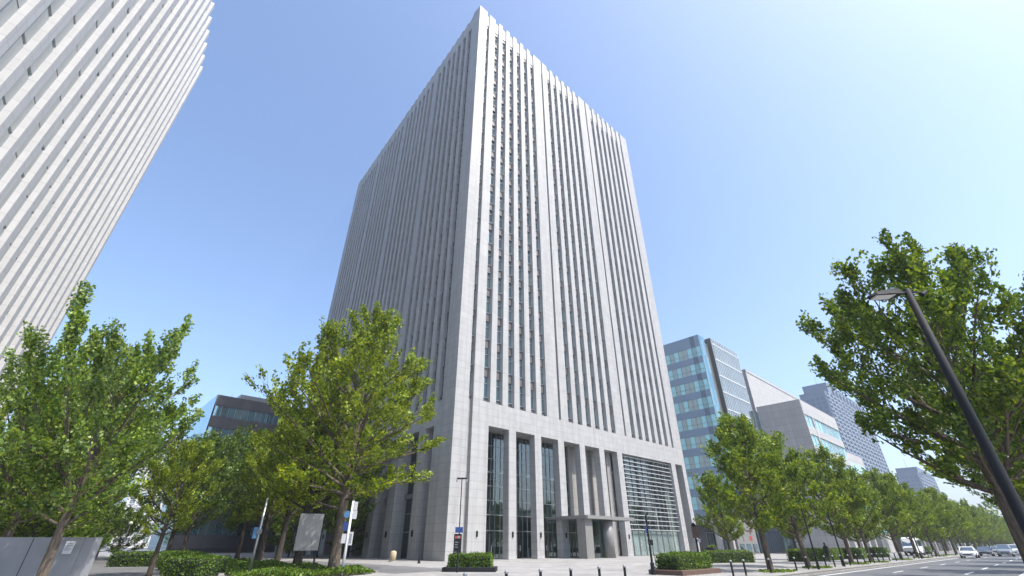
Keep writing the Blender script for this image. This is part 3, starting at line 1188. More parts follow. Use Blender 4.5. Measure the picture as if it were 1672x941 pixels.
class TreeMesh:
    def __init__(self, seed, Ht, cb, R, prof, n_limbs, leaf, n_leaf, trunk_r, sec=7, twig=4, elev=(18, 62), lean=(0, 0), fork=None, spread=0.22, droop=0.0, up=0.75):
        rg = np.random.default_rng(seed)
        rr = random.Random(seed)
        self.trunk, self.limbs = MB(), MB()
        px, pz = [p[0] for p in prof], [p[1] for p in prof]
        npt = 12
        tp, tr = [], []
        wx = [rr.uniform(-1, 1) for _ in range(4)]
        for i in range(npt):
            t = i / (npt - 1)
            z = t * Ht * 0.96
            x = lean[0] * t + 0.012 * Ht * (wx[0] * math.sin(3 * t + wx[1] * 3))
            y = lean[1] * t + 0.012 * Ht * (wx[2] * math.sin(3.4 * t + wx[3] * 3))
            if i == 0:
                z = -0.1
            tp.append(Vector((x, y, z)))
            r = trunk_r * (1 - t) ** 0.85 + 0.012
            if i == 0:
                r *= 1.35
            if i == 1:
                r *= 1.02
            tr.append(r)
        tp.insert(1, tp[0].lerp(tp[1], 0.3))
        tr.insert(1, trunk_r * 1.06)
        self.trunk.tube(tp, tr, 10)

        def on_trunk(z):
            for i in range(len(tp) - 1):
                if tp[i].z <= z <= tp[i + 1].z:
                    f = (z - tp[i].z) / (tp[i + 1].z - tp[i].z + 1e-9)
                    return tp[i].lerp(tp[i + 1], f), tr[i] * (1 - f) + tr[i + 1] * f
            return tp[-1], tr[-1]
        segs = []
        az = rr.uniform(0, 6.28)
        for i in range(n_limbs):
            t = ((i + 0.4) / n_limbs) ** 0.92
            z0 = cb + (Ht * 0.97 - cb) * t
            az += 2.4 + rr.uniform(-0.35, 0.35)
            L = R * float(np.interp(t, px, pz)) * rr.uniform(0.72, 1.12)
            el = math.radians(elev[0] + (elev[1] - elev[0]) * t + rr.uniform(-9, 9))
            # a limb starts below the height its tip reaches
            z_s = max(cb * 0.72, z0 - L * math.tan(el) * 0.62)
            p, r0 = on_trunk(z_s)
            r0 = min(r0 * 0.42, 0.020 * L + 0.016)
            d = Vector((math.cos(az) * math.cos(el), math.sin(az) * math.cos(el), math.sin(el)))
            n = 7
            pts = [p.copy()]
            step = L / max(0.35, math.cos(el)) / (n - 1)
            for k in range(n - 1):
                d = (d + Vector((rr.uniform(-.13, .13), rr.uniform(-.13, .13), rr.uniform(-.06, .12) - droop * (k / n)))).normalized()
                pts.append(pts[-1] + d * step)
            rad = [r0 * (1 - k / n) + 0.008 for k in range(n)]
            self.limbs.tube(pts, rad, 5, False)
            Ltot = step * (n - 1)
            side = 1
            ns = max(3, int(sec * min(1.0, Ltot / (0.6 * R) + 0.25)))
            for j in range(ns + 1):
                f = 0.22 + 0.78 * (j + rr.uniform(-0.2, 0.2)) / ns
                f = min(1.0, max(0.15, f))
                x = f * (n - 1)
                k = min(n - 2, int(x))
                q = pts[k].lerp(pts[k + 1], x - k)
                dd = (pts[k + 1] - pts[k]).normalized()
                side = -side
                a2 = side * math.radians(rr.uniform(32, 65)) if j < ns else 0.0
                e2 = rot_about(dd, Vector((0, 0, 1)), a2)
                e2 = (e2 + Vector((0, 0, rr.uniform(-0.12, 0.42)))).normalized()
                L2 = (0.46 * Ltot * (1.05 - 0.72 * f) + 0.035 * R) * rr.uniform(0.75, 1.2) if j < ns else 0.16 * Ltot
                m = 4
                sp = [q.copy()]
                for u in range(m - 1):
                    e2 = (e2 + Vector((rr.uniform(-.17, .17), rr.uniform(-.17, .17), rr.uniform(-.08, .16) - droop * 0.5))).normalized()
                    sp.append(sp[-1] + e2 * L2 / (m - 1))
                self.limbs.tube(sp, [max(0.006, rad[k] * 0.5 * (1 - u / m)) for u in range(m)], 3, False)
                for u in range(m - 1):
                    segs.append((sp[u], sp[u + 1], 0.7))
                for w in range(twig):
                    x2 = (w + 0.6) / twig * (m - 1)
                    k2 = min(m - 2, int(x2))
                    q2 = sp[k2].lerp(sp[k2 + 1], x2 - k2)
                    e3 = rot_about((sp[k2 + 1] - sp[k2]).normalized(), Vector((0, 0, 1)), (1 if w % 2 else -1) * rr.uniform(0.5, 1.2))
                    e3 = (e3 + Vector((0, 0, rr.uniform(-0.1, 0.6)))).normalized()
                    L3 = L2 * rr.uniform(0.25, 0.5) + 0.02 * R
                    segs.append((q2, q2 + e3 * L3, 1.0))
        P0 = np.array([s[0][:] for s in segs])
        P1 = np.array([s[1][:] for s in segs])
        ln = np.linalg.norm(P1 - P0, axis=1) * np.array([s[2] for s in segs])
        mid = (P0 + P1) / 2
        out = np.hypot(mid[:, 0] - lean[0] * mid[:, 2] / Ht, mid[:, 1] - lean[1] * mid[:, 2] / Ht)
        env = R * np.interp((mid[:, 2] - cb) / (Ht - cb), px, pz) + 0.3
        ln = ln * (0.25 + np.minimum(1.2, out / env) ** 1.5)
        per = 34
        nc = n_leaf // per
        idx = rg.choice(len(segs), nc, p=ln / ln.sum())
        t = np.sqrt(rg.random(nc))[:, None]
        cen = P0[idx] * (1 - t) + P1[idx] * t
        dr = P1[idx] - P0[idx]
        dr /= np.linalg.norm(dr, axis=1)[:, None] + 1e-9
        # a spray: a flat oval of leaves along the twig, tilted with it
        nrm = np.array([0, 0, 1.0])[None] + rg.normal(0, 0.28, (nc, 3))
        sd2 = np.cross(nrm, dr)
        sd2 /= np.linalg.norm(sd2, axis=1)[:, None] + 1e-9
        nrm = np.cross(dr, sd2)
        rad = leaf * rg.uniform(1.1, 2.4, nc)
        n = nc * per
        a = rg.uniform(0, 2 * np.pi, n)
        r = np.sqrt(rg.random(n))
        RR = np.repeat(rad, per)
        rep = lambda q: np.repeat(q, per, 0)
        pos = rep(cen) + rep(dr) * (RR * (r * np.cos(a) * 1.5 + 0.3))[:, None] + rep(sd2) * (RR * r * np.sin(a) * 0.85)[:, None]
        pos += rep(nrm) * (RR * rg.normal(0, 0.22, n) - RR * r * r * 0.35)[:, None]
        self.crown = leaf_cloud(rg, pos, leaf, up, rep(nrm))


def leaf_cloud(rg, pos, leaf, up=0.75, base=None):
    n = len(pos)
    nz = rg.normal(0, 0.5, (n, 3))
    if base is None:
        nz[:, 2] += up
    else:
        nz = nz * 0.75 + base
    nz /= np.linalg.norm(nz, axis=1)[:, None] + 1e-9
    a = rg.normal(0, 1, (n, 3))
    u = np.cross(nz, a)
    u /= np.linalg.norm(u, axis=1)[:, None] + 1e-9
    w = np.cross(nz, u)
    sz = leaf * rg.uniform(0.65, 1.35, n)[:, None]
    asp = rg.uniform(0.5, 0.8, n)[:, None]
    V = np.empty((n, 4, 3))
    V[:, 0] = pos - u * sz * 0.5
    V[:, 1] = pos + w * sz * 0.5 * asp - nz * sz * 0.10 + u * sz * 0.08
    V[:, 2] = pos + u * sz * 0.5 - nz * sz * 0.12
    V[:, 3] = pos - w * sz * 0.5 * asp - nz * sz * 0.10 + u * sz * 0.08
    return V.reshape(-1, 3)


def leaf_object(name, V, m, parent=None):
    n = len(V) // 4
    me = bpy.data.meshes.new(name)
    me.vertices.add(n * 4)
    me.vertices.foreach_set('co', V.astype(np.float32).ravel())
    me.loops.add(n * 4)
    me.loops.foreach_set('vertex_index', np.arange(n * 4, dtype=np.int32))
    me.polygons.add(n)
    me.polygons.foreach_set('loop_start', np.arange(0, n * 4, 4, dtype=np.int32))
    me.polygons.foreach_set('loop_total', np.full(n, 4, dtype=np.int32))
    me.materials.append(m)
    me.update(calc_edges=True)
    me.validate()
    o = bpy.data.objects.new(name, me)
    scene.collection.objects.link(o)
    if parent:
        o.parent = parent
    return o


def plant_tree(tm, name, label, loc, rz=0, leafm='leaf', barkm='bark', group=None):
    t = thing(name, label, 'tree', loc, rz, group)
    tr = tm.trunk.build('trunk', M[barkm], t, True)
    tm.limbs.build('limbs', M[barkm], t, True)
    leaf_object('crown', tm.crown, M[leafm], t)
    return t


CONE = [(0, .62), (.12, .92), (.28, 1.0), (.5, .80), (.72, .50), (.9, .22), (1, .06)]
OVAL = [(0, .55), (.15, .85), (.4, 1.0), (.65, .88), (.85, .55), (1, .15)]
VASE = [(0, .5), (.2, .85), (.5, 1.0), (.75, .9), (.92, .55), (1, .2)]

HIGH = [(0, .35), (.2, .7), (.5, 1.0), (.75, .9), (.92, .6), (1, .3)]

GT = 'trees on the planted island left of the tower'
GS = 'street trees along the kerb'
# the big ginkgo on the island
center = TreeMesh(116, 19.2, 4.0, 7.2, CONE, 48, 0.22, 46000, 0.36, sec=8, twig=4, elev=(8, 62))
plant_tree(center, 'ginkgo_tree', 'tallest bright green conical tree in front of the tower\'s left edge', (-11.7, 34.6, 0), 3.2, 'leaf', 'bark', GT).scale = (0.99, 0.99, 0.98)
isl = TreeMesh(23, 13.5, 4.0, 5.0, OVAL, 30, 0.23, 20000, 0.33, sec=7, twig=4, elev=(15, 60))
it = plant_tree(isl, 'ginkgo_tree', 'dark trunked tree just left of the pale blank sign board', (-16.0, 38.7, 0), 1.0, 'leaf', 'bark_dark', GT)
dup(it, (-21.6, 47.8, 0), 2.4, 'slender tree with sunlit trunk behind the dark trunked tree on the island', GT, (0.85, 0.85, 0.9))
dup(it, (-25.6, 52.5, 0), 4.0, 'farther island tree with short dark trunk, right of the leaning grey pole', GT, (0.9, 0.9, 0.88))
dup(it, (-20.9, 30.5, 0), 5.0, 'small broad tree with a flaking trunk at the mouth of the side lane', GT, (0.45, 0.45, 0.52))

left = TreeMesh(111, 8.3, 2.3, 3.5, HIGH, 26, 0.135, 36000, 0.17, sec=8, twig=5, elev=(20, 66))
GL = 'leafy trees on the left of the lane'
lt = plant_tree(left, 'broadleaf_tree', 'nearest left tree with a bare brown trunk in front of the grey hoarding', (-14.2, 16.0, 0), 2.4, 'leaf_left', 'bark', GL)
lt.scale = (0.84, 0.84, 0.88)
dup(lt, (-20.3, 20.5, 0), 0.4, 'leafy tree at the left border of the view behind the grey hoarding', GL, (1.0, 1.0, 0.98))
dup(lt, (-24.0, 25.5, 0), 3.5, 'middle leafy tree behind the grey hoarding, between the two nearer ones', GL, (0.95, 0.95, 0.95))
dup(lt, (-34.5, 34.5, 0), 1.5, 'leafy tree on the left verge of the lane, beyond the hoarding', GL, (1.0, 1.0, 1.0))

back = TreeMesh(47, 14.5, 3.2, 5.6, OVAL, 26, 0.32, 12000, 0.25, sec=6, twig=4, elev=(15, 55))
GB = 'dark background trees at the end of the lane'
bt = plant_tree(back, 'shade_tree', 'dark background tree left of the far end of the lane', (-41.0, 46.0, 0), 0.3, 'leaf_dark', 'bark_dark', GB)
for i, (x, y, s, lab) in enumerate([
        (-50, 56, 1.1, 'dark background tree closing the far end of the lane'),
        (-44, 66, 1.0, 'dark background tree behind the lane lamp'),
        (-37, 58, 0.85, 'dark tree over the clipped hedges, first right of the lane'),
        (-36, 68, 1.05, 'tall dark tree below the white apartment building'),
        (-30, 62, 0.9, 'dark tree over the clipped hedges, under the dark granite block'),
        (-28, 74, 1.15, 'rear dark tree hiding the foot of the dark granite block'),
        (-22, 66, 0.9, 'dark tree close to the tower\'s left colonnade'),
        (-60, 68, 1.3, 'farthest dark tree on the left behind the leafy trees'),
        (-40, 100, 1.0, 'added dark tree behind the left colonnade, nearest the granite block'), (-47, 112, 1.2, 'added dark tree far behind the left colonnade'), (-56, 106, 1.2, 'added dark tree standing apart behind the granite block'),  # trees added so the colonnade glass reflects foliage instead of bright sky
        (-34, 84, 1.2, 'dark tree in front of the dark granite block\'s glazed end')]):
    dup(bt, (x, y, 0), i * 1.7, lab, GB, (s, s, s))

low = TreeMesh(53, 7.0, 0.7, 3.6, OVAL, 24, 0.22, 9000, 0.12, sec=6, twig=4, elev=(10, 55))
GW = 'low bushy trees on the left verge'
wt = plant_tree(low, 'bushy_tree', 'low bushy tree right behind the grey hoarding', (-22.5, 23.5, 0), 0.0, 'leaf_dark', 'bark_dark', GW)
wt.scale = (0.85, 0.85, 0.85)
for i, (x, y, s_, lab) in enumerate([(-27.5, 28, 0.9, 'low bushy tree behind the hoarding near the left border'), (-34, 36, 0.8, 'low bushy tree on the verge left of the lane'), (-37, 41, 1.1, 'low bushy tree farther along the verge left of the lane'), (-42, 50, 0.75, 'low bushy tree closing the left side of the lane'),
                                     (-52, 62, 1.1, 'low bushy tree straight behind the lane lamp'), (-31, 72, 1.1, 'low bushy tree behind the clipped hedges'), (-24, 76, 1.2, 'low bushy tree at the foot of the dark granite block'),
                                     (-47, 62, 0.7, 'low bushy tree below the foot of the white apartment building'), (-56, 70, 0.9, 'low bushy tree left of the white apartment building'), (-42, 46, 1.0, 'low bushy tree behind the other low trees of the left verge'), (-48, 52, 1.5, 'tallest of the low bushy trees, far left behind the hoarding'), (-30, 31, 1.0, 'low bushy tree at the left border, above the hoarding')]):
    dup(wt, (x, y, 0), i * 1.9, lab, GW, (s_, s_, s_))

# street row
st1 = TreeMesh(61, 10.4, 2.5, 3.6, CONE, 36, 0.20, 19000, 0.20, sec=7, twig=4, elev=(18, 62))
st2 = TreeMesh(67, 10.2, 2.6, 3.4, CONE, 34, 0.21, 17000, 0.19, sec=7, twig=4, elev=(20, 60), lean=(0.3, 0.2))
st3 = TreeMesh(71, 9.6, 2.3, 3.3, OVAL, 28, 0.20, 15000, 0.18, sec=7, twig=4, elev=(24, 58), lean=(-0.4, 0.3))
s1 = plant_tree(st1, 'ginkgo_tree', 'nearest street tree on the right, in front of the teal glass office block', (*sn(4.5, 31.8), 0), 0.0, 'leaf_mid', 'bark', GS)
s2 = plant_tree(st2, 'ginkgo_tree', 'second street tree along the kerb, in front of the blank stone end wall', (*sn(12.9, 31.5), 0), 1.1, 'leaf_mid', 'bark', GS)
rr = random.Random(9)
row = [23.8, 31.6, 44, 56.6, 69.6, 80.6]
s3 = None
lbs = ['third street tree along the kerb, below the low grey stone block', 'fourth street tree along the kerb, beside the leaning black lamp post', 'fifth street tree along the kerb, under the hazy apartment tower',
       'sixth street tree along the kerb, before the parked minibus', 'street tree between the minibus and the white sedan on the kerb side', 'street tree on the kerb right beside the approaching white sedan']
for i, s in enumerate(row):
    k = rr.uniform(0.86, 1.08)
    if i == 0:
        s3 = plant_tree(st3, 'ginkgo_tree', lbs[0], (*sn(s, 31.9), 0), 2.0, 'leaf_mid', 'bark', GS)
        continue
    dup((s1, s2, s3)[(i * 2) % 3], (*sn(s, 31.9 + rr.uniform(-.2, .3)), 0), rr.uniform(0, 6), lbs[i], GS, (k, k, k * rr.uniform(0.92, 1.06)))
s = 91
i = 0
while s < 330:
    k = rr.uniform(0.82, 1.12)
    dup((s1, s3, s2)[(i * 2 + i // 3) % 3], (*sn(s, 32.0), 0), rr.uniform(0, 6), 'far small street tree in the long row beyond the white sedan', 'far street trees beyond the white sedan', (k, k, k))
    s += 11
    i += 1
lab2 = ['inner row tree behind the dark planter hedge and the nearest street tree', 'inner row tree with a stout trunk between the first and second street trees', 'inner row tree in front of the low block\'s dark arcade', 'inner row tree beyond the low grey stone block']
for i, (s, n) in enumerate([(24, 20.5), (34, 24), (58, 25), (100, 24)]):
    dup(s2 if i % 2 else s1, (*sn(s, n), 0), i * 2.2 + 0.7, lab2[i], 'inner row trees behind the street trees', (0.85, 0.85, 0.85))
for i, s in enumerate(range(112, 330, 14)):
    dup(bt, (*sn(s, 23 + (i % 3)), 0), i * 1.3, 'far inner row tree before the long arcade', 'far inner row trees', (0.62, 0.62, 0.62))

# big tree on the right and the row it belongs to
right = TreeMesh(110, 9.2, 2.6, 3.7, VASE, 34, 0.135, 44000, 0.25, sec=8, twig=5, elev=(12, 62))
GR = 'trees on the near right pavement'
rt = plant_tree(right, 'broadleaf_tree', 'big dark leafy tree on the right behind the black lamp post', (14.0, 14.0, 0), 6.0, 'leaf_dark', 'bark', GR)
rt.scale = (0.92, 0.92, 1.04)
dup(rt, (*sn(-3.0, 46.6), 0), 0.8, 'leafy tree at the right border, beyond the big tree on the right', GR, (0.95, 0.95, 0.92))
for s, lab in ((8.5, 'right pavement tree just beyond the right border trees'), (20, 'right pavement tree farther along, its shade on the road'), (33, 'right pavement tree nearest the oncoming cars'), (48, 'right pavement tree beside the queue of cars'), (64, 'right pavement tree beyond the queue of cars')):
    dup(rt, (*sn(s, 47.2), 0), s * 0.7, lab, GR, (1.12, 1.12, 1.0))


def distant_woods():
    rg = np.random.default_rng(77)
    P = []
    for i in range(520):
        a = rg.uniform(-math.pi, math.pi)
        d = rg.uniform(300, 420)
        c = np.array([math.sin(a) * d, math.cos(a) * d])
        ds, dn = (c - N2) @ EV, (c - N2) @ NV
        if 34 < dn < 46:
            continue
        h, r = rg.uniform(12, 20), rg.uniform(6, 10)
        v = rg.normal(0, 1, (150, 3))
        v /= np.linalg.norm(v, axis=1)[:, None]
        v *= rg.uniform(0.75, 1.05, (150, 1))
        P.append(np.stack([c[0] + v[:, 0] * r, c[1] + v[:, 1] * r, h * 0.55 + v[:, 2] * h * 0.5], 1))
    o = leaf_object('distant_woods', leaf_cloud(rg, np.concatenate(P), 2.1, 0.4), M['leaf_dark'])
    o['kind'] = 'stuff'
    o['label'] = 'far off belt of trees closing the horizon'


distant_woods()

# ------------------------------------------------------------------ hedges and ground cover
def hedge(label, loc, rz, lx, ly, h, n, planter=True, z0=0.0, group=None, leaf=0.10, name='hedge', pm='metal_dark'):
    t = thing(name, label, 'hedge', loc, rz, group)
    rg = np.random.default_rng(abs(hash(label)) % 1000 if False else int(lx * 97 + ly * 31 + loc[0] * 7 + 500) % 9999)
    pz = 0.0
    if planter:
        b = MB()
        b.cbox(-lx / 2 - 0.35, lx / 2 + 0.35, -ly / 2 - 0.35, ly / 2 + 0.35, 0, 0.26, 0.03)
        b.build('planter', M[pm], t)
        pz = 0.26
    c = MB()
    c.cbox(-lx / 2 + .06, lx / 2 - .06, -ly / 2 + .06, ly / 2 - .06, pz + 0.004, pz + h - 0.08, 0.12)
    c.build('dark_core', M['hedge_core'], t)  # solid dark box added inside, its colour standing for shade between leaves
    # leaves on the five faces, with a bumpy clipped outline
    areas = np.array([lx * ly, lx * h, lx * h, ly * h, ly * h])
    f = rg.choice(5, n, p=areas / areas.sum())
    u, w = rg.random(n) - 0.5, rg.random(n)
    x, y, z = np.empty(n), np.empty(n), np.empty(n)
    for k in range(5):
        m = f == k
        if k == 0:
            x[m], y[m], z[m] = u[m] * lx, (w[m] - .5) * ly, h
        elif k in (1, 2):
            x[m], y[m], z[m] = u[m] * lx, ly / 2 * (1 if k == 1 else -1), w[m] * h
        else:
            x[m], y[m], z[m] = lx / 2 * (1 if k == 3 else -1), u[m] * ly, w[m] * h
    b_ = 0.05 * (np.sin(x * 5.1 + y * 3) + np.sin(y * 6.3 + z * 4 + x * 2))
    z += np.where(f == 0, b_, 0)
    rnd = np.minimum(1, 1.02 - 0.12 * np.maximum(0, z / h - 0.6))
    pos = np.stack([x * rnd, y * rnd, z + pz], 1) + rg.normal(0, 0.035, (n, 3))
    leaf_object('foliage', leaf_cloud(rg, pos, leaf, 0.45), M['leaf_hedge'], t)
    return t


hx, hy = sn(-10.4, 17.7)
hedge('clipped bright green hedge in a dark planter at the tower\'s near corner', (hx, hy, 0), RZ - 0.78, 2.9, 1.5, 0.72, 4600)
hx, hy = sn(-2.2, 29.2)
hedge('clipped hedge in a low brown planter beside the kerb posts, below the louvred screen', (hx, hy, 0), RZ, 4.2, 1.6, 0.8, 5200, pm='brown')
hx, hy = sn(19.0, 22.4)
hedge('dark low hedge on the pavement behind the nearest street tree', (hx, hy, 0), RZ - 0.5, 5.2, 1.6, 1.0, 3600, False)
GH = 'clipped hedges along the far pavement'
for s, n, L, lab in ((29.5, 26.3, 6, 'clipped hedge between the second and third street trees'), (36, 26.5, 7, 'clipped hedge behind the third street tree'), (46, 26.8, 7, 'clipped hedge behind the fourth street tree'), (57, 27, 7, 'clipped hedge behind the fifth and sixth street trees'), (92, 27, 9, 'far clipped hedge near the minibus')):
    hx, hy = sn(s, n)
    hedge(lab, (hx, hy, 0), RZ, L, 1.8, 1.1, 2600, False, group=GH, leaf=0.14)
# rounded shrubs along the lane
GSH = 'rounded clipped shrubs along the lane kerb'
for i, (x, y, r, lab) in enumerate([(-24.3, 38.5, 1.3, 'rounded clipped shrub by the lane kerb, nearest the flaking trunk'), (-26.6, 42.0, 1.3, 'rounded clipped shrub by the lane kerb, second from the flaking trunk'), (-29.0, 45.5, 1.4, 'rounded clipped shrub by the lane kerb, third from the flaking trunk'),
                                    (-20.8, 33.6, 1.2, 'rounded clipped shrub at the near corner of the island'), (-18.4, 30.6, 1.3, 'rounded clipped shrub right of the flaking trunk, lowest in view'), (-34.5, 53.5, 1.5, 'rounded clipped shrub at the far end of the lane kerb')]):
    hedge(lab, (x, y, 0), 0.6 + i, r * 2, r * 1.7, 0.95, 2600, False, group=GSH, leaf=0.11, name='shrub')
hedge('dark shrub at the foot of the grey hoarding beside the lane', (-31.0, 44.0, 0), 0.3, 4.5, 2.0, 1.0, 2600, False, name='shrub', leaf=0.14)


def ground_cover():
    rg = np.random.default_rng(3)
    n = 46000
    s = rg.uniform(-24.0, -16.3, n)
    q = rg.uniform(-12, 17.5, n)
    # rounded near end
    keep = ~((q > 13) & (((s + 20) / 4.2) ** 2 + ((q - 13) / 4.5) ** 2 > 1))
    s, q = s[keep], q[keep]
    h = 0.30 + 0.10 * np.sin(s * 1.3 + q * 0.8) + 0.06 * np.sin(q * 2.7)
    edge = np.minimum(1, np.minimum(s + 24.0, -16.3 - s) / 0.7)
    z = rg.uniform(0.1, 1.0, n)[keep] ** 0.5 * h * (0.5 + 0.5 * np.maximum(edge, 0))
    P = N2[None] + s[:, None] * EV[None] + q[:, None] * NV[None]
    pos = np.concatenate([P, z[:, None]], 1)
    o = leaf_object('ground_cover', leaf_cloud(rg, pos, 0.17, 0.7), M['grass'])
    o['kind'] = 'stuff'
    o['label'] = 'low green ground cover planted on the island under the trees'
    poly = [(-24.1, 12), (-16.2, 12), (-16.2, -13), (-17.5, -16.3), (-20, -17.4), (-22.6, -16.3), (-24.1, -13)]
    b = MB().prism(poly, 0.0, 0.05)
    structure(b.build('soil_bed', M['earth'], None, False, (*sn(0, 0), 0), RZ))
    # grass rings under the street trees
    S, Q = [], []
    for s0 in [4.5, 12.9] + row:
        m = 500
        a, r = rg.uniform(0, 6.28, m), np.sqrt(rg.random(m))
        S.append(s0 + np.cos(a) * r * 1.9)
        Q.append(32.2 + np.sin(a) * r * 1.0)
    S, Q = np.concatenate(S), np.concatenate(Q)
    P = N2[None] + S[:, None] * EV[None] + Q[:, None] * NV[None]
    o = leaf_object('grass', leaf_cloud(rg, np.concatenate([P, rg.uniform(0.01, 0.1, (len(S), 1))], 1), 0.16, 0.6), M['grass'])
    o['kind'] = 'stuff'


ground_cover()

# ------------------------------------------------------------------ street furniture


def bollard(label, loc, group, first=[None]):
    if first[0] is None:
        t = thing('bollard', label, 'bollard', loc, 0, group)
        MB().cyl(0, 0, 0, 0.72, 0.055, 10).build('post', M['metal_dark'], t)
        MB().tube([(0, 0, 0.72), (0, 0, 0.78), (0, 0, 0.82)], [0.075, 0.075, 0.03], 10).build('cap', M['metal_grey'], t)
        first[0] = t
        return t
    return dup(first[0], loc, 0, label, group)


GBO = 'black posts along the kerb'
for s in [-22.4, -20.6, -18.9, -17.2, -15.4, -13.6]:
    bollard('near black kerb post in the line before the tower\'s colonnade', (*sn(s, 32.6), 0), 'near kerb posts before the colonnade')
for s in [-3.3, -1.6, 2.2, 6.8, 9.2, 11.4, 13.4, 15.6, 17.7, 20.0, 22.6, 24.9, 26.8, 28.3, 30.2, 32.3, 35, 38, 41, 44.8, 48, 51, 54, 58, 61, 64, 67]:
    bollard('black kerb post in the line running past the right street trees', (*sn(s, 32.7), 0), GBO)


def pole_sign_right():
    t = thing('signpost', 'slim dark post with a blue sign at the tower\'s near corner planter', 'signpost', (-3.6, 34.6, 0), 0)
    MB().tube([(0, 0, 0), (0, 0, 0.6), (0, 0, 0.62), (0, 0, 5.75)], [0.07, 0.07, 0.04, 0.03], 8).build('post', M['metal_dark'], t)
    MB().box(-0.36, 0.36, -0.05, 0.05, 5.66, 5.76).build('cross_arm', M['metal_dark'], t)
    for sx in (-1, 1):
        MB().tube([(sx * 0.34, 0, 5.5), (sx * 0.34, 0, 5.66)], [0.07, 0.05], 8).build('lamp', M['metal_grey'], t)
    MB().box(-0.27, 0.25, -0.09, -0.05, 2.28, 2.62).build('sign_plate', M['sign_blue'], t)
    MB().box(-0.09, 0.07, -0.1, 0.03, 1.95, 2.1).build('camera_box', M['metal_grey'], t)


pole_sign_right()


def totem():
    t = thing('information_pillar', 'narrow black information pillar with a small map panel beside the corner hedge', 'information pillar', (-3.85, 36.3, 0), 0)
    MB().cbox(-0.27, 0.27, -0.08, 0.08, 0, 2.25, 0.02).build('panel', M['metal_dark'], t)
    b = MB()
    b.box(-0.2, 0.2, -0.095, -0.081, 1.95, 2.12)
    b.build('header', M['red'], t)
    b = MB()
    for k, (w, z) in enumerate([(0.3, 1.7), (0.2, 1.55), (0.26, 1.4), (0.14, 1.1), (0.22, 0.95)]):
        b.box(-0.18, -0.18 + w, -0.09, -0.081, z, z + 0.05)
    b.build('text_lines', M['print_grey'], t)


totem()


def lamp_small():
    t = thing('lamp_post', 'short black post with a small camera box on the plaza edge, before the louvred screen', 'lamp post', (8.55, 31.9, 0), 0)
    MB().tube([(0, 0, 0), (0, 0, 0.62), (0, 0, 0.66), (0, 0, 3.1)], [0.13, 0.12, 0.07, 0.05], 10).build('post', M['metal_dark'], t)
    MB().box(-0.05, 0.05, -0.05, 0.05, 2.9, 3.25).build('lamp', M['metal_dark'], t)
    MB().box(-0.05, 0.2, -0.12, 0.1, 1.55, 1.85).build('camera_box', M['metal_dark'], t)
    MB().box(-0.13, -0.05, -0.03, 0.03, 2.2, 2.6).build('sign_plate', M['sign_blue'], t)


lamp_small()


def signal_post():
    t = thing('signal_post', 'dark post with a brown lantern head behind the kerbside planter hedge', 'signal post', (13.4, 37.2, 0), 0)
    MB().tube([(0, 0, 0), (0, 0, 2.7)], [0.08, 0.06], 8).build('post', M['metal_dark'], t)
    b = MB()
    b.cbox(-0.17, 0.17, -0.17, 0.17, 2.0, 2.75, 0.05)
    b.build('lantern', M['brown'], t)
    MB().tube([(0, 0, 2.75), (0, 0, 2.85), (0, 0, 3.0)], [0.2, 0.16, 0.03], 10).build('cap', M['metal_dark'], t)
    MB().box(0.05, 0.28, -0.1, 0.1, 1.72, 1.95).build('signal_lamp', M['sign_white'], t)


signal_post()


def street_lamp():
    t = thing('street_lamp', 'tall black street lamp with a flat angled head in front of the big right tree', 'street lamp', (8.17, 8.0, 0), 0)
    MB().tube([(0, 0, 0), (0, 0, 0.9), (0, 0, 0.95), (0, 0, 3.5), (0, 0, 6.18)], [0.12, 0.12, 0.092, 0.078, 0.06], 14).build('pole', M['metal_dark'], t, True)
    MB().tube([(0, 0, 6.1), (-0.22, 0.02, 6.08)], [0.035, 0.035], 8).build('arm', M['metal_dark'], t)
    b = MB()
    pts = []
    ys = 0.17
    sec = [(-0.16, 0.06, 0.06), (-0.26, 0.13, 0.09), (-0.5, 0.16, 0.08), (-0.74, 0.13, 0.05), (-0.84, 0.06, 0.02)]
    for (x, w, h) in sec:
        z = 6.09 + x * 0.10
        pts += [(x, -w, z - h / 2), (x, w, z - h / 2), (x, w * 0.7, z + h), (x, -w * 0.7, z + h)]
    F = [(0, 1, 2, 3), (19, 18, 17, 16)]
    for k in range(4):
        for i in range(4):
            j = (i + 1) % 4
            F.append((k * 4 + j, k * 4 + i, k * 4 + 4 + i, k * 4 + 4 + j))
    b.add(pts, F)
    h = b.build('lamp_head', M['metal_dark'], t)
    b = MB()
    b.add([(-0.36, -0.1, 6.0), (-0.36, 0.1, 6.0), (-0.76, 0.085, 5.965), (-0.76, -0.085, 5.965), (-0.36, -0.1, 6.03), (-0.36, 0.1, 6.03), (-0.76, 0.085, 6.0), (-0.76, -0.085, 6.0)],
          [(0, 1, 2, 3), (7, 6, 5, 4), (0, 4, 5, 1), (1, 5, 6, 2), (2, 6, 7, 3), (3, 7, 4, 0)])
    b.build('lens', M['lens'], h)
    MB().tube([(0.0, 0, 6.12), (0.42, 0.1, 6.16)], [0.025, 0.02], 6).build('rear_arm', M['metal_dark'], t)
    MB().tube([(0.36, 0.09, 6.1), (0.52, 0.12, 6.2)], [0.05, 0.03], 8).build('sensor', M['metal_dark'], t)


street_lamp()


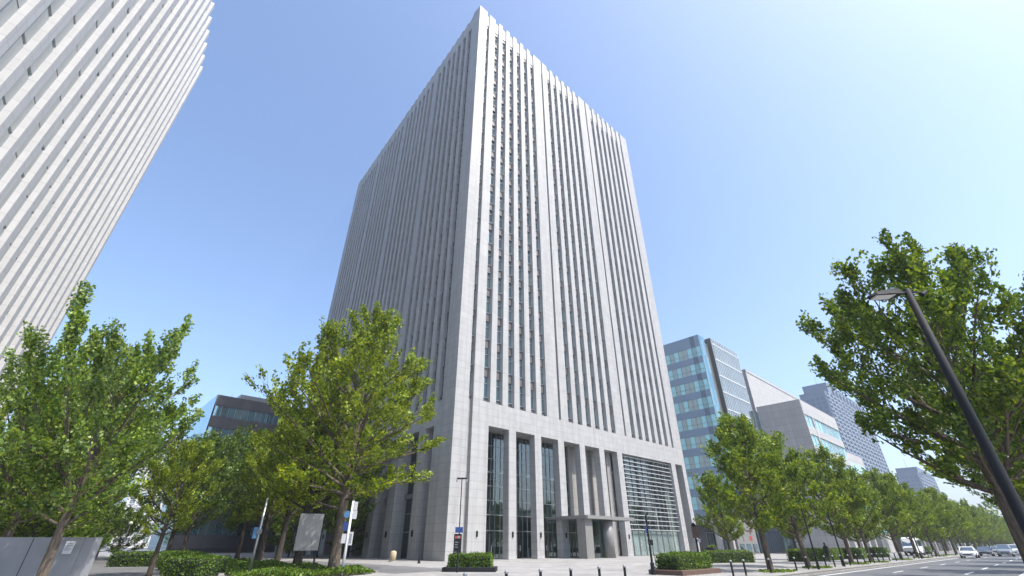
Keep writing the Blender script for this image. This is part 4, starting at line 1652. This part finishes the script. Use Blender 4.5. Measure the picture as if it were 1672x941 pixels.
def left_poles():
    t = thing('signpost', 'plain grey pole with a small plate, leaning into view left of the dark trunked tree', 'signpost', (-15.3, 30.7, 0), 0)
    MB().tube([(0, 0, 0), (0, 0, 4.1)], [0.075, 0.06], 10).build('post', M['metal_grey'], t, True)
    MB().box(-0.34, -0.08, -0.06, 0.06, 1.9, 2.5).build('sign_plate', M['sign_cyan'], t)
    MB().box(-0.1, 0.1, -0.1, 0.1, 2.15, 2.4).build('bracket', M['metal_grey'], t)
    t = thing('signpost', 'light grey pole carrying several blue and white plates right of the tall ginkgo trunk', 'signpost', (-9.9, 30.7, 0), 0)
    MB().tube([(0, 0, 0), (0, 0, 3.95)], [0.085, 0.065], 10).build('post', M['metal_white'], t, True)
    MB().tube([(0, 0, 3.95), (0.05, 0, 5.2)], [0.015, 0.01], 6).build('aerial', M['metal_dark'], t)
    MB().box(0.09, 0.29, -0.05, 0.05, 3.42, 3.9).build('sign_plate', M['sign_white'], t)
    MB().box(0.09, 0.33, -0.05, 0.05, 2.95, 3.4).build('sign_plate', M['sign_white'], t)
    MB().tube([(-0.24, -0.04, 3.2), (-0.24, 0.04, 3.2)], [0.20, 0.20], 18).build('round_sign', M['sign_cyan'], t)
    MB().box(-0.34, -0.09, -0.06, 0.06, 2.3, 2.8).build('sign_plate', M['sign_blue'], t)
    MB().box(-0.34, -0.09, -0.05, 0.05, 1.65, 2.15).build('notice_board', M['sign_white'], t)
    n2 = MB().box(0.09, 0.3, -0.05, 0.05, 1.55, 2.25).build('notice_board', M['sign_white'], t)
    b = MB()
    b.box(0.13, 0.26, -0.056, -0.051, 1.65, 2.15)
    b.build('print', M['print_grey'], n2)


left_poles()


def sign_board():
    t = thing('notice_board', 'large blank pale grey board on a dark post among the island trees', 'notice board', (-12.6, 33.2, 0), R_(20))
    MB().box(-0.06, 0.06, -0.05, 0.05, 0, 3.4).build('post', M['metal_dark'], t)
    p = MB().box(-1.35, 0.1, -0.12, -0.052, 1.25, 3.35).build('panel', M['sign_grey'], t)
    b = MB()
    b.box(-1.35, 0.1, -0.124, -0.121, 2.42, 2.44)
    b.build('seam', M['print_grey'], p)


sign_board()


def hoarding():
    t = thing('site_hoarding', 'smooth dark grey steel hoarding wall in the lower left corner', 'hoarding', (0, 0, 0), 0)
    b = MB()
    x0, x1, y0 = -26.0, -14.65, 17.5
    b.box(x0, x1, y0, y0 + 0.12, 0, 1.81)
    w = b.build('panel', M['hoarding'], t)
    b = MB()
    for k in range(5):
        b.box(x0 + 1.6 + k * 2.0, x0 + 1.62 + k * 2.0, y0 - 0.006, y0, 0.02, 1.79)
    b.build('joint', M['metal_dark'], w)
    MB().box(x1 + 0.002, x1 + 0.34, y0 + 0.02, y0 + 0.35, 0, 1.81).build('end_panel', M['hoarding'], t)
    n = MB().box(-15.2, -14.9, y0 - 0.03, y0 - 0.008, 1.32, 1.70).build('notice', M['sign_white'], t)
    b = MB()
    for k, (w_, z) in enumerate([(0.14, 1.62), (0.17, 1.56), (0.1, 1.52), (0.16, 1.46), (0.12, 1.42)]):
        b.box(-15.16, -15.16 + w_ * 1.3, y0 - 0.034, y0 - 0.031, z, z + 0.018)
    b.build('print', M['print_grey'], n)


hoarding()


def mural_wall():
    x, y = sn(61.5, 5.5)
    t = thing('mural_wall', 'tall pale wall panel painted with reddish brown shapes right of the tower\'s far corner', 'wall panel', (x, y, 0), RZ - R_(28))
    MB().box(-0.2, 4.2, 0, 0.5, 0, 7.0).build('panel', M['sign_grey'], t)
    b = MB()
    for (u, v, w, h) in [(2.2, 5.2, 1.2, 0.35), (2.0, 5.6, .3, .7), (2.6, 4.9, 1.0, .25), (2.1, 3.6, 1.5, .3), (2.9, 3.2, .3, 1.0), (1.2, 2.0, .1, 1.6)]:
        b.box(u, u + w, -0.02, -0.002, v, v + h)
    b.build('painted_shape', M['brown'], t)
    MB().box(2.6, 3.2, -0.024, -0.003, 2.2, 2.9).build('painted_patch', M['red'], t)
    for k in range(3):
        MB().box(0.2 + k * 1.4, 1.2 + k * 1.4, -0.03, -0.004, 0.3, 1.7).build('poster', M['win_dark'], t)


mural_wall()


def small_things():
    t = thing('stone_post', 'short beige rounded stone post standing alone on the plaza left of the corner', 'stone post', (-12.6, 55.0, 0), 0)
    MB().tube([(0, 0, 0), (0, 0, 0.85), (0, 0, 0.98), (0, 0, 1.02)], [0.33, 0.33, 0.24, 0.08], 14).build('post', M['beige'], t, True)
    MB().cyl(0, 0, 0, 0.08, 0.42, 14).build('base', M['conc'], t)
    t = thing('traffic_cone', 'small dark cone on the plaza right of the beige stone post', 'cone', (-9.0, 50.5, 0), 0)
    MB().tube([(0, 0, 0.04), (0, 0, 0.55)], [0.14, 0.03], 10).build('cone', M['metal_dark'], t)
    MB().box(-0.18, 0.18, -0.18, 0.18, 0, 0.04).build('base', M['tyre'], t)
    t = thing('planter_box', 'dark square planter at the foot of the tower\'s far corner', 'planter', (*sn(55.5, 3.2), 0), RZ)
    MB().cbox(-0.9, 0.9, -0.7, 0.7, 0, 1.1, 0.05).build('box', M['metal_dark'], t)
    rg = np.random.default_rng(8)
    leaf_object('foliage', leaf_cloud(rg, np.stack([rg.uniform(-.8, .8, 500), rg.uniform(-.6, .6, 500), rg.uniform(1.05, 1.5, 500)], 1), 0.16), M['leaf_dark'], t)
    # lamp at the end of the lane
    t = thing('lamp_post', 'thin lamp post with a round white head where the lane ends', 'lamp post', (-45.5, 60.0, 0), 0)
    MB().tube([(0, 0, 0), (0, 0, 3.6)], [0.07, 0.05], 8).build('post', M['metal_grey'], t)
    MB().tube([(0, 0, 3.6), (0, 0, 3.75), (0, 0, 3.9), (0, 0, 3.98)], [0.1, 0.22, 0.2, 0.05], 10).build('lamp_globe', M['lens'], t)
    # slim street lamps on the pavement
    for i, (s, n, lab) in enumerate([(9.8, 33.2, 'slim black lamp post on the kerb between the first two street trees'), (17.0, 33.0, 'slim black lamp post on the kerb between the second and third street trees'), (51, 33.0, 'slim black lamp post on the kerb beside the sixth street tree')]):
        t = thing('lamp_post', lab, 'lamp post', (*sn(s, n), 0), RZ, 'slim kerbside lamp posts')
        MB().tube([(0, 0, 0), (0, 0, 0.5), (0, 0, 0.52), (0, 0, 4.6)], [0.09, 0.09, 0.06, 0.045], 8).build('post', M['metal_dark'], t)
        MB().tube([(0, 0, 4.6), (0, -0.5, 4.75)], [0.03, 0.03], 6).build('arm', M['metal_dark'], t)
        MB().cbox(-0.11, 0.11, -0.95, -0.45, 4.7, 4.8, 0.03).build('lamp_head', M['metal_grey'], t)


small_things()


# ------------------------------------------------------------------ vehicles
def loft_body(b, prof):
    """prof: list of (x, [(y,z)...]) cross sections, left half only, mirrored"""
    rings = []
    for x, half in prof:
        r = [(x, y, z) for y, z in half] + [(x, -y, z) for y, z in reversed(half)]
        rings.append(r)
    n = len(rings[0])
    P = [p for r in rings for p in r]
    F = []
    for i in range(len(rings) - 1):
        for k in range(n):
            j = (k + 1) % n
            F.append((i * n + k, i * n + j, (i + 1) * n + j, (i + 1) * n + k))
    F.append(tuple(range(n - 1, -1, -1)))
    F.append(tuple((len(rings) - 1) * n + k for k in range(n)))
    b.add(P, F)


def make_car(label, loc, rz, paint, group, L=4.5, W=1.8, suv=False):
    t = thing('car', label, 'car', loc, rz, group)
    h = 0.16 if suv else 0.0
    belt = 0.92 + h
    roof = 1.44 + 1.6 * h

    def low(x, w, top):
        return (x, [(w * 0.80, 0.26), (w * 0.97, 0.42), (w, 0.62 + h * .5), (w * 0.95, top - 0.06), (w * 0.82, top), (0.0, top + 0.025)])
    w = W / 2
    prof = [low(-L / 2, w * 0.80, 0.78 + h), low(-L / 2 + 0.12, w * 0.93, 0.90 + h), low(-L / 2 + 0.75, w, belt + 0.03), low(-0.5, w, belt), low(0.75, w, belt), low(1.2, w * 0.99, belt - 0.02),
            low(L / 2 - 0.5, w * 0.95, 0.80 + h), low(L / 2 - 0.1, w * 0.86, 0.70 + h), low(L / 2, w * 0.76, 0.58 + h)]
    b = MB()
    loft_body(b, prof)
    body = b.build('body', M[paint], t, False)
    # greenhouse: roof panel and pillars
    xr0, xr1 = (-L / 2 + 0.25 if suv else -L / 2 + 0.75), 1.12
    xt0, xt1 = (-L / 2 + 0.5 if suv else -0.95), 0.42
    g = MB()
    q = 0.80
    base = [(xr0, -w * 0.92, belt - 0.01), (xr1, -w * 0.92, belt - 0.01), (xr1, w * 0.92, belt - 0.01), (xr0, w * 0.92, belt - 0.01)]
    top = [(xt0, -w * q * .9, roof - 0.06), (xt1, -w * q * .9, roof - 0.06), (xt1, w * q * .9, roof - 0.06), (xt0, w * q * .9, roof - 0.06)]
    g.add(base + top, [(0, 1, 5, 4), (1, 2, 6, 5), (2, 3, 7, 6), (3, 0, 4, 7)])
    gl = g.build('windows', M['car_glass'], t)
    r = MB()
    tp2 = [(xt0 + 0.12, -w * .62, roof), (xt1 - 0.12, -w * .62, roof), (xt1 - 0.12, w * .62, roof), (xt0 + 0.12, w * .62, roof)]
    tb = [(xt0 - 0.05, -w * q * .91, roof - 0.07), (xt1 + 0.05, -w * q * .91, roof - 0.07), (xt1 + 0.05, w * q * .91, roof - 0.07), (xt0 - 0.05, w * q * .91, roof - 0.07)]
    r.add(tb + tp2, [(3, 2, 1, 0), (4, 5, 6, 7), (0, 1, 5, 4), (1, 2, 6, 5), (2, 3, 7, 6), (3, 0, 4, 7)])
    r.build('roof', M[paint], t)
    p = MB()
    for i in range(4):
        a_, b_ = Vector(base[i]), Vector(top[i])
        p.tube([a_, b_], [0.045, 0.04], 5)
    for sy in (-1, 1):
        p.tube([(-0.15, sy * w * .925, belt), (-0.2, sy * w * q * .91, roof - 0.06)], [0.045, 0.04], 5)
    p.build('pillar', M[paint], gl)
    for sx in (-L * 0.30, L * 0.31):
        for sy in (-1, 1):
            o = MB().tube([(sx, sy * (w - 0.2), 0.33), (sx, sy * (w + 0.01), 0.33)], [0.33, 0.33], 18).build('wheel', M['tyre'], t)
            MB().tube([(sx, sy * (w - 0.02), 0.33), (sx, sy * (w + 0.022), 0.33)], [0.21, 0.19], 14).build('rim', M['chrome'], o)
    for sy in (-1, 1):
        MB().box(L / 2 - 0.22, L / 2 - 0.04, sy * w * .62 - 0.17, sy * w * .62 + 0.17, 0.58 + h, 0.72 + h).build('headlight', M['lens'], t)
        MB().box(-L / 2 - 0.005, -L / 2 + 0.1, sy * w * .64 - 0.14, sy * w * .64 + 0.14, 0.66 + h, 0.82 + h).build('tail_light', M['tail'], t)
        MB().box(0.72, 0.9, sy * (w + 0.1) - 0.08, sy * (w + 0.1) + 0.08, belt, belt + 0.13).build('wing_mirror', M[paint], t)
    MB().box(L / 2 - 0.06, L / 2 + 0.012, -0.45, 0.45, 0.42, 0.56).build('grille', M['metal_dark'], t)
    MB().box(L / 2 + 0.014, L / 2 + 0.03, -0.26, 0.26, 0.34, 0.44).build('number_plate', M['sign_white'], t)
    return t


GC = 'cars driving towards the camera'
RC = RZ + math.pi
ZR = -0.13
make_car('white sedan leading on its own, nearest the kerb side trees', (*sn(66.5, 36.2), ZR), RC, 'white_car', GC)
make_car('silver car right behind the dark sedan in the middle lane', (*sn(84, 39.0), ZR), RC, 'silver_car', GC, 4.6, 1.85, True)
make_car('dark grey sedan between the white sedan and the silver car', (*sn(86.5, 36.4), ZR), RC, 'grey_car', GC)
make_car('white car behind the silver one in the queue', (*sn(96, 39.4), ZR), RC, 'white_car', GC, 4.6, 1.85, True)
make_car('dark car at the tail of the queue by the right trees', (*sn(108, 40.0), ZR), RC, 'black_car', GC)
make_car('small silver car far back in the kerb lane', (*sn(110, 36.3), ZR), RC, 'silver_car', GC)
make_car('far black car in the kerb lane behind the small silver car', (*sn(124, 36.4), ZR), RC, 'black_car', GC)


def minibus():
    t = thing('minibus', 'white and black minibus parked beyond the pavement between street trees', 'minibus', (*sn(75, 28.6), 0), RC)
    b = MB()
    W = 1.0
    half = lambda x, zt, w: (x, [(w * .95, 0.35), (w, 0.6), (w, 1.3), (w * .96, zt - 0.2), (w * .8, zt), (0, zt + .03)])
    loft_body(b, [half(-3.0, 2.5, W * .96), half(-2.8, 2.6, W), half(1.6, 2.6, W), half(2.1, 2.45, W * .97), half(2.75, 1.35, W * .95), half(3.0, 1.1, W * .88)])
    b.build('body', M['white_car'], t)
    MB().add([(2.13, -.8, 2.3), (2.13, .8, 2.3), (2.73, .84, 1.36), (2.73, -.84, 1.36), (2.15, -.8, 2.34), (2.15, .8, 2.34), (2.77, .84, 1.38), (2.77, -.84, 1.38)], [(7, 6, 5, 4), (0, 1, 2, 3), (0, 4, 5, 1), (2, 6, 7, 3), (1, 5, 6, 2), (3, 7, 4, 0)]).build('windscreen', M['car_glass'], t)
    for sy in (-1, 1):
        MB().box(-2.6, 1.7, sy * 1.005 - 0.012, sy * 1.005 + 0.012, 1.35, 2.2).build('side_window', M['car_glass'], t)
        MB().box(2.85, 3.02, sy * .62 - .16, sy * .62 + .16, 0.8, 1.0).build('headlight', M['lens'], t)
        for sx in (-1.9, 1.9):
            o = MB().tube([(sx, sy * .8, .37), (sx, sy * 1.02, .37)], [.37, .37], 18).build('wheel', M['tyre'], t)
            MB().tube([(sx, sy * .98, .37), (sx, sy * 1.03, .37)], [.22, .2], 12).build('rim', M['chrome'], o)
    MB().box(2.9, 3.04, -.9, .9, .36, .6).build('bumper', M['metal_dark'], t)


minibus()


# ------------------------------------------------------------------ a passer-by
def person(label, loc, rz):
    t = thing('person', label, 'person', loc, rz)
    V = [((0, 0, .95), .125), ((0, 0, 1.15), .12), ((0, .01, 1.38), .14), ((0, .01, 1.50), .06), ((0, .0, 1.60), .085), ((0, .0, 1.70), .075),
         ((.18, .01, 1.40), .06), ((.23, 0, 1.14), .045), ((.22, -.07, .90), .035), ((.215, -.09, .80), .03),
         ((-.18, .01, 1.40), .06), ((-.23, .03, 1.14), .045), ((-.23, .05, .90), .035), ((-.225, .04, .80), .03),
         ((.09, -.02, .86), .10), ((.10, -.10, .48), .065), ((.10, -.06, .08), .045), ((.10, -.20, .04), .035),
         ((-.09, .02, .86), .10), ((-.10, .06, .48), .065), ((-.10, .16, .08), .045), ((-.10, .03, .04), .035)]
    Ed = [(0, 1), (1, 2), (2, 3), (3, 4), (4, 5), (2, 6), (6, 7), (7, 8), (8, 9), (2, 10), (10, 11), (11, 12), (12, 13), (0, 14), (14, 15), (15, 16), (16, 17), (0, 18), (18, 19), (19, 20), (20, 21)]
    me = bpy.data.meshes.new('body')
    me.from_pydata([v[0] for v in V], Ed, [])
    me.materials.append(M['cloth'])
    o = bpy.data.objects.new('body', me)
    scene.collection.objects.link(o)
    o.parent = t
    md = o.modifiers.new('skin', 'SKIN')
    for k, v in enumerate(V):
        me.skin_vertices[0].data[k].radius = (v[1], v[1])
    me.skin_vertices[0].data[0].use_root = True
    o.modifiers.new('sub', 'SUBSURF').levels = 1
    b = MB()
    b.tube([(0, -.02, 1.53), (0, -.035, 1.60), (0, -.02, 1.69)], [.05, .078, .06], 10)
    b.build('face', M['skin'], t, True)
    b = MB()
    b.tube([(0, .025, 1.56), (0, .03, 1.66), (0, .01, 1.755), (0, .01, 1.775)], [.085, .098, .075, .02], 10)
    b.build('hair', M['tyre'], t, True)


person('person in dark clothes walking by the clipped hedge on the far pavement', (32.4, 53.2, 0), 2.2)

# ------------------------------------------------------------------ air
def haze():
    m = bpy.data.materials.new('haze')
    m.use_nodes = True
    nt = m.node_tree
    nt.nodes.remove(nt.nodes['Principled BSDF'])
    v = nt.nodes.new('ShaderNodeVolumePrincipled')
    v.inputs['Color'].default_value = (0.86, 0.92, 1.0, 1)
    v.inputs['Density'].default_value = HAZE
    v.inputs['Anisotropy'].default_value = 0.3
    nt.links.new(v.outputs[0], nt.nodes['Material Output'].inputs['Volume'])
    o = MB().box(-1700, 1700, -1700, 1700, -1.6, 126).build('haze', m)
    o['kind'] = 'stuff'


HAZE = 0.00045
haze()
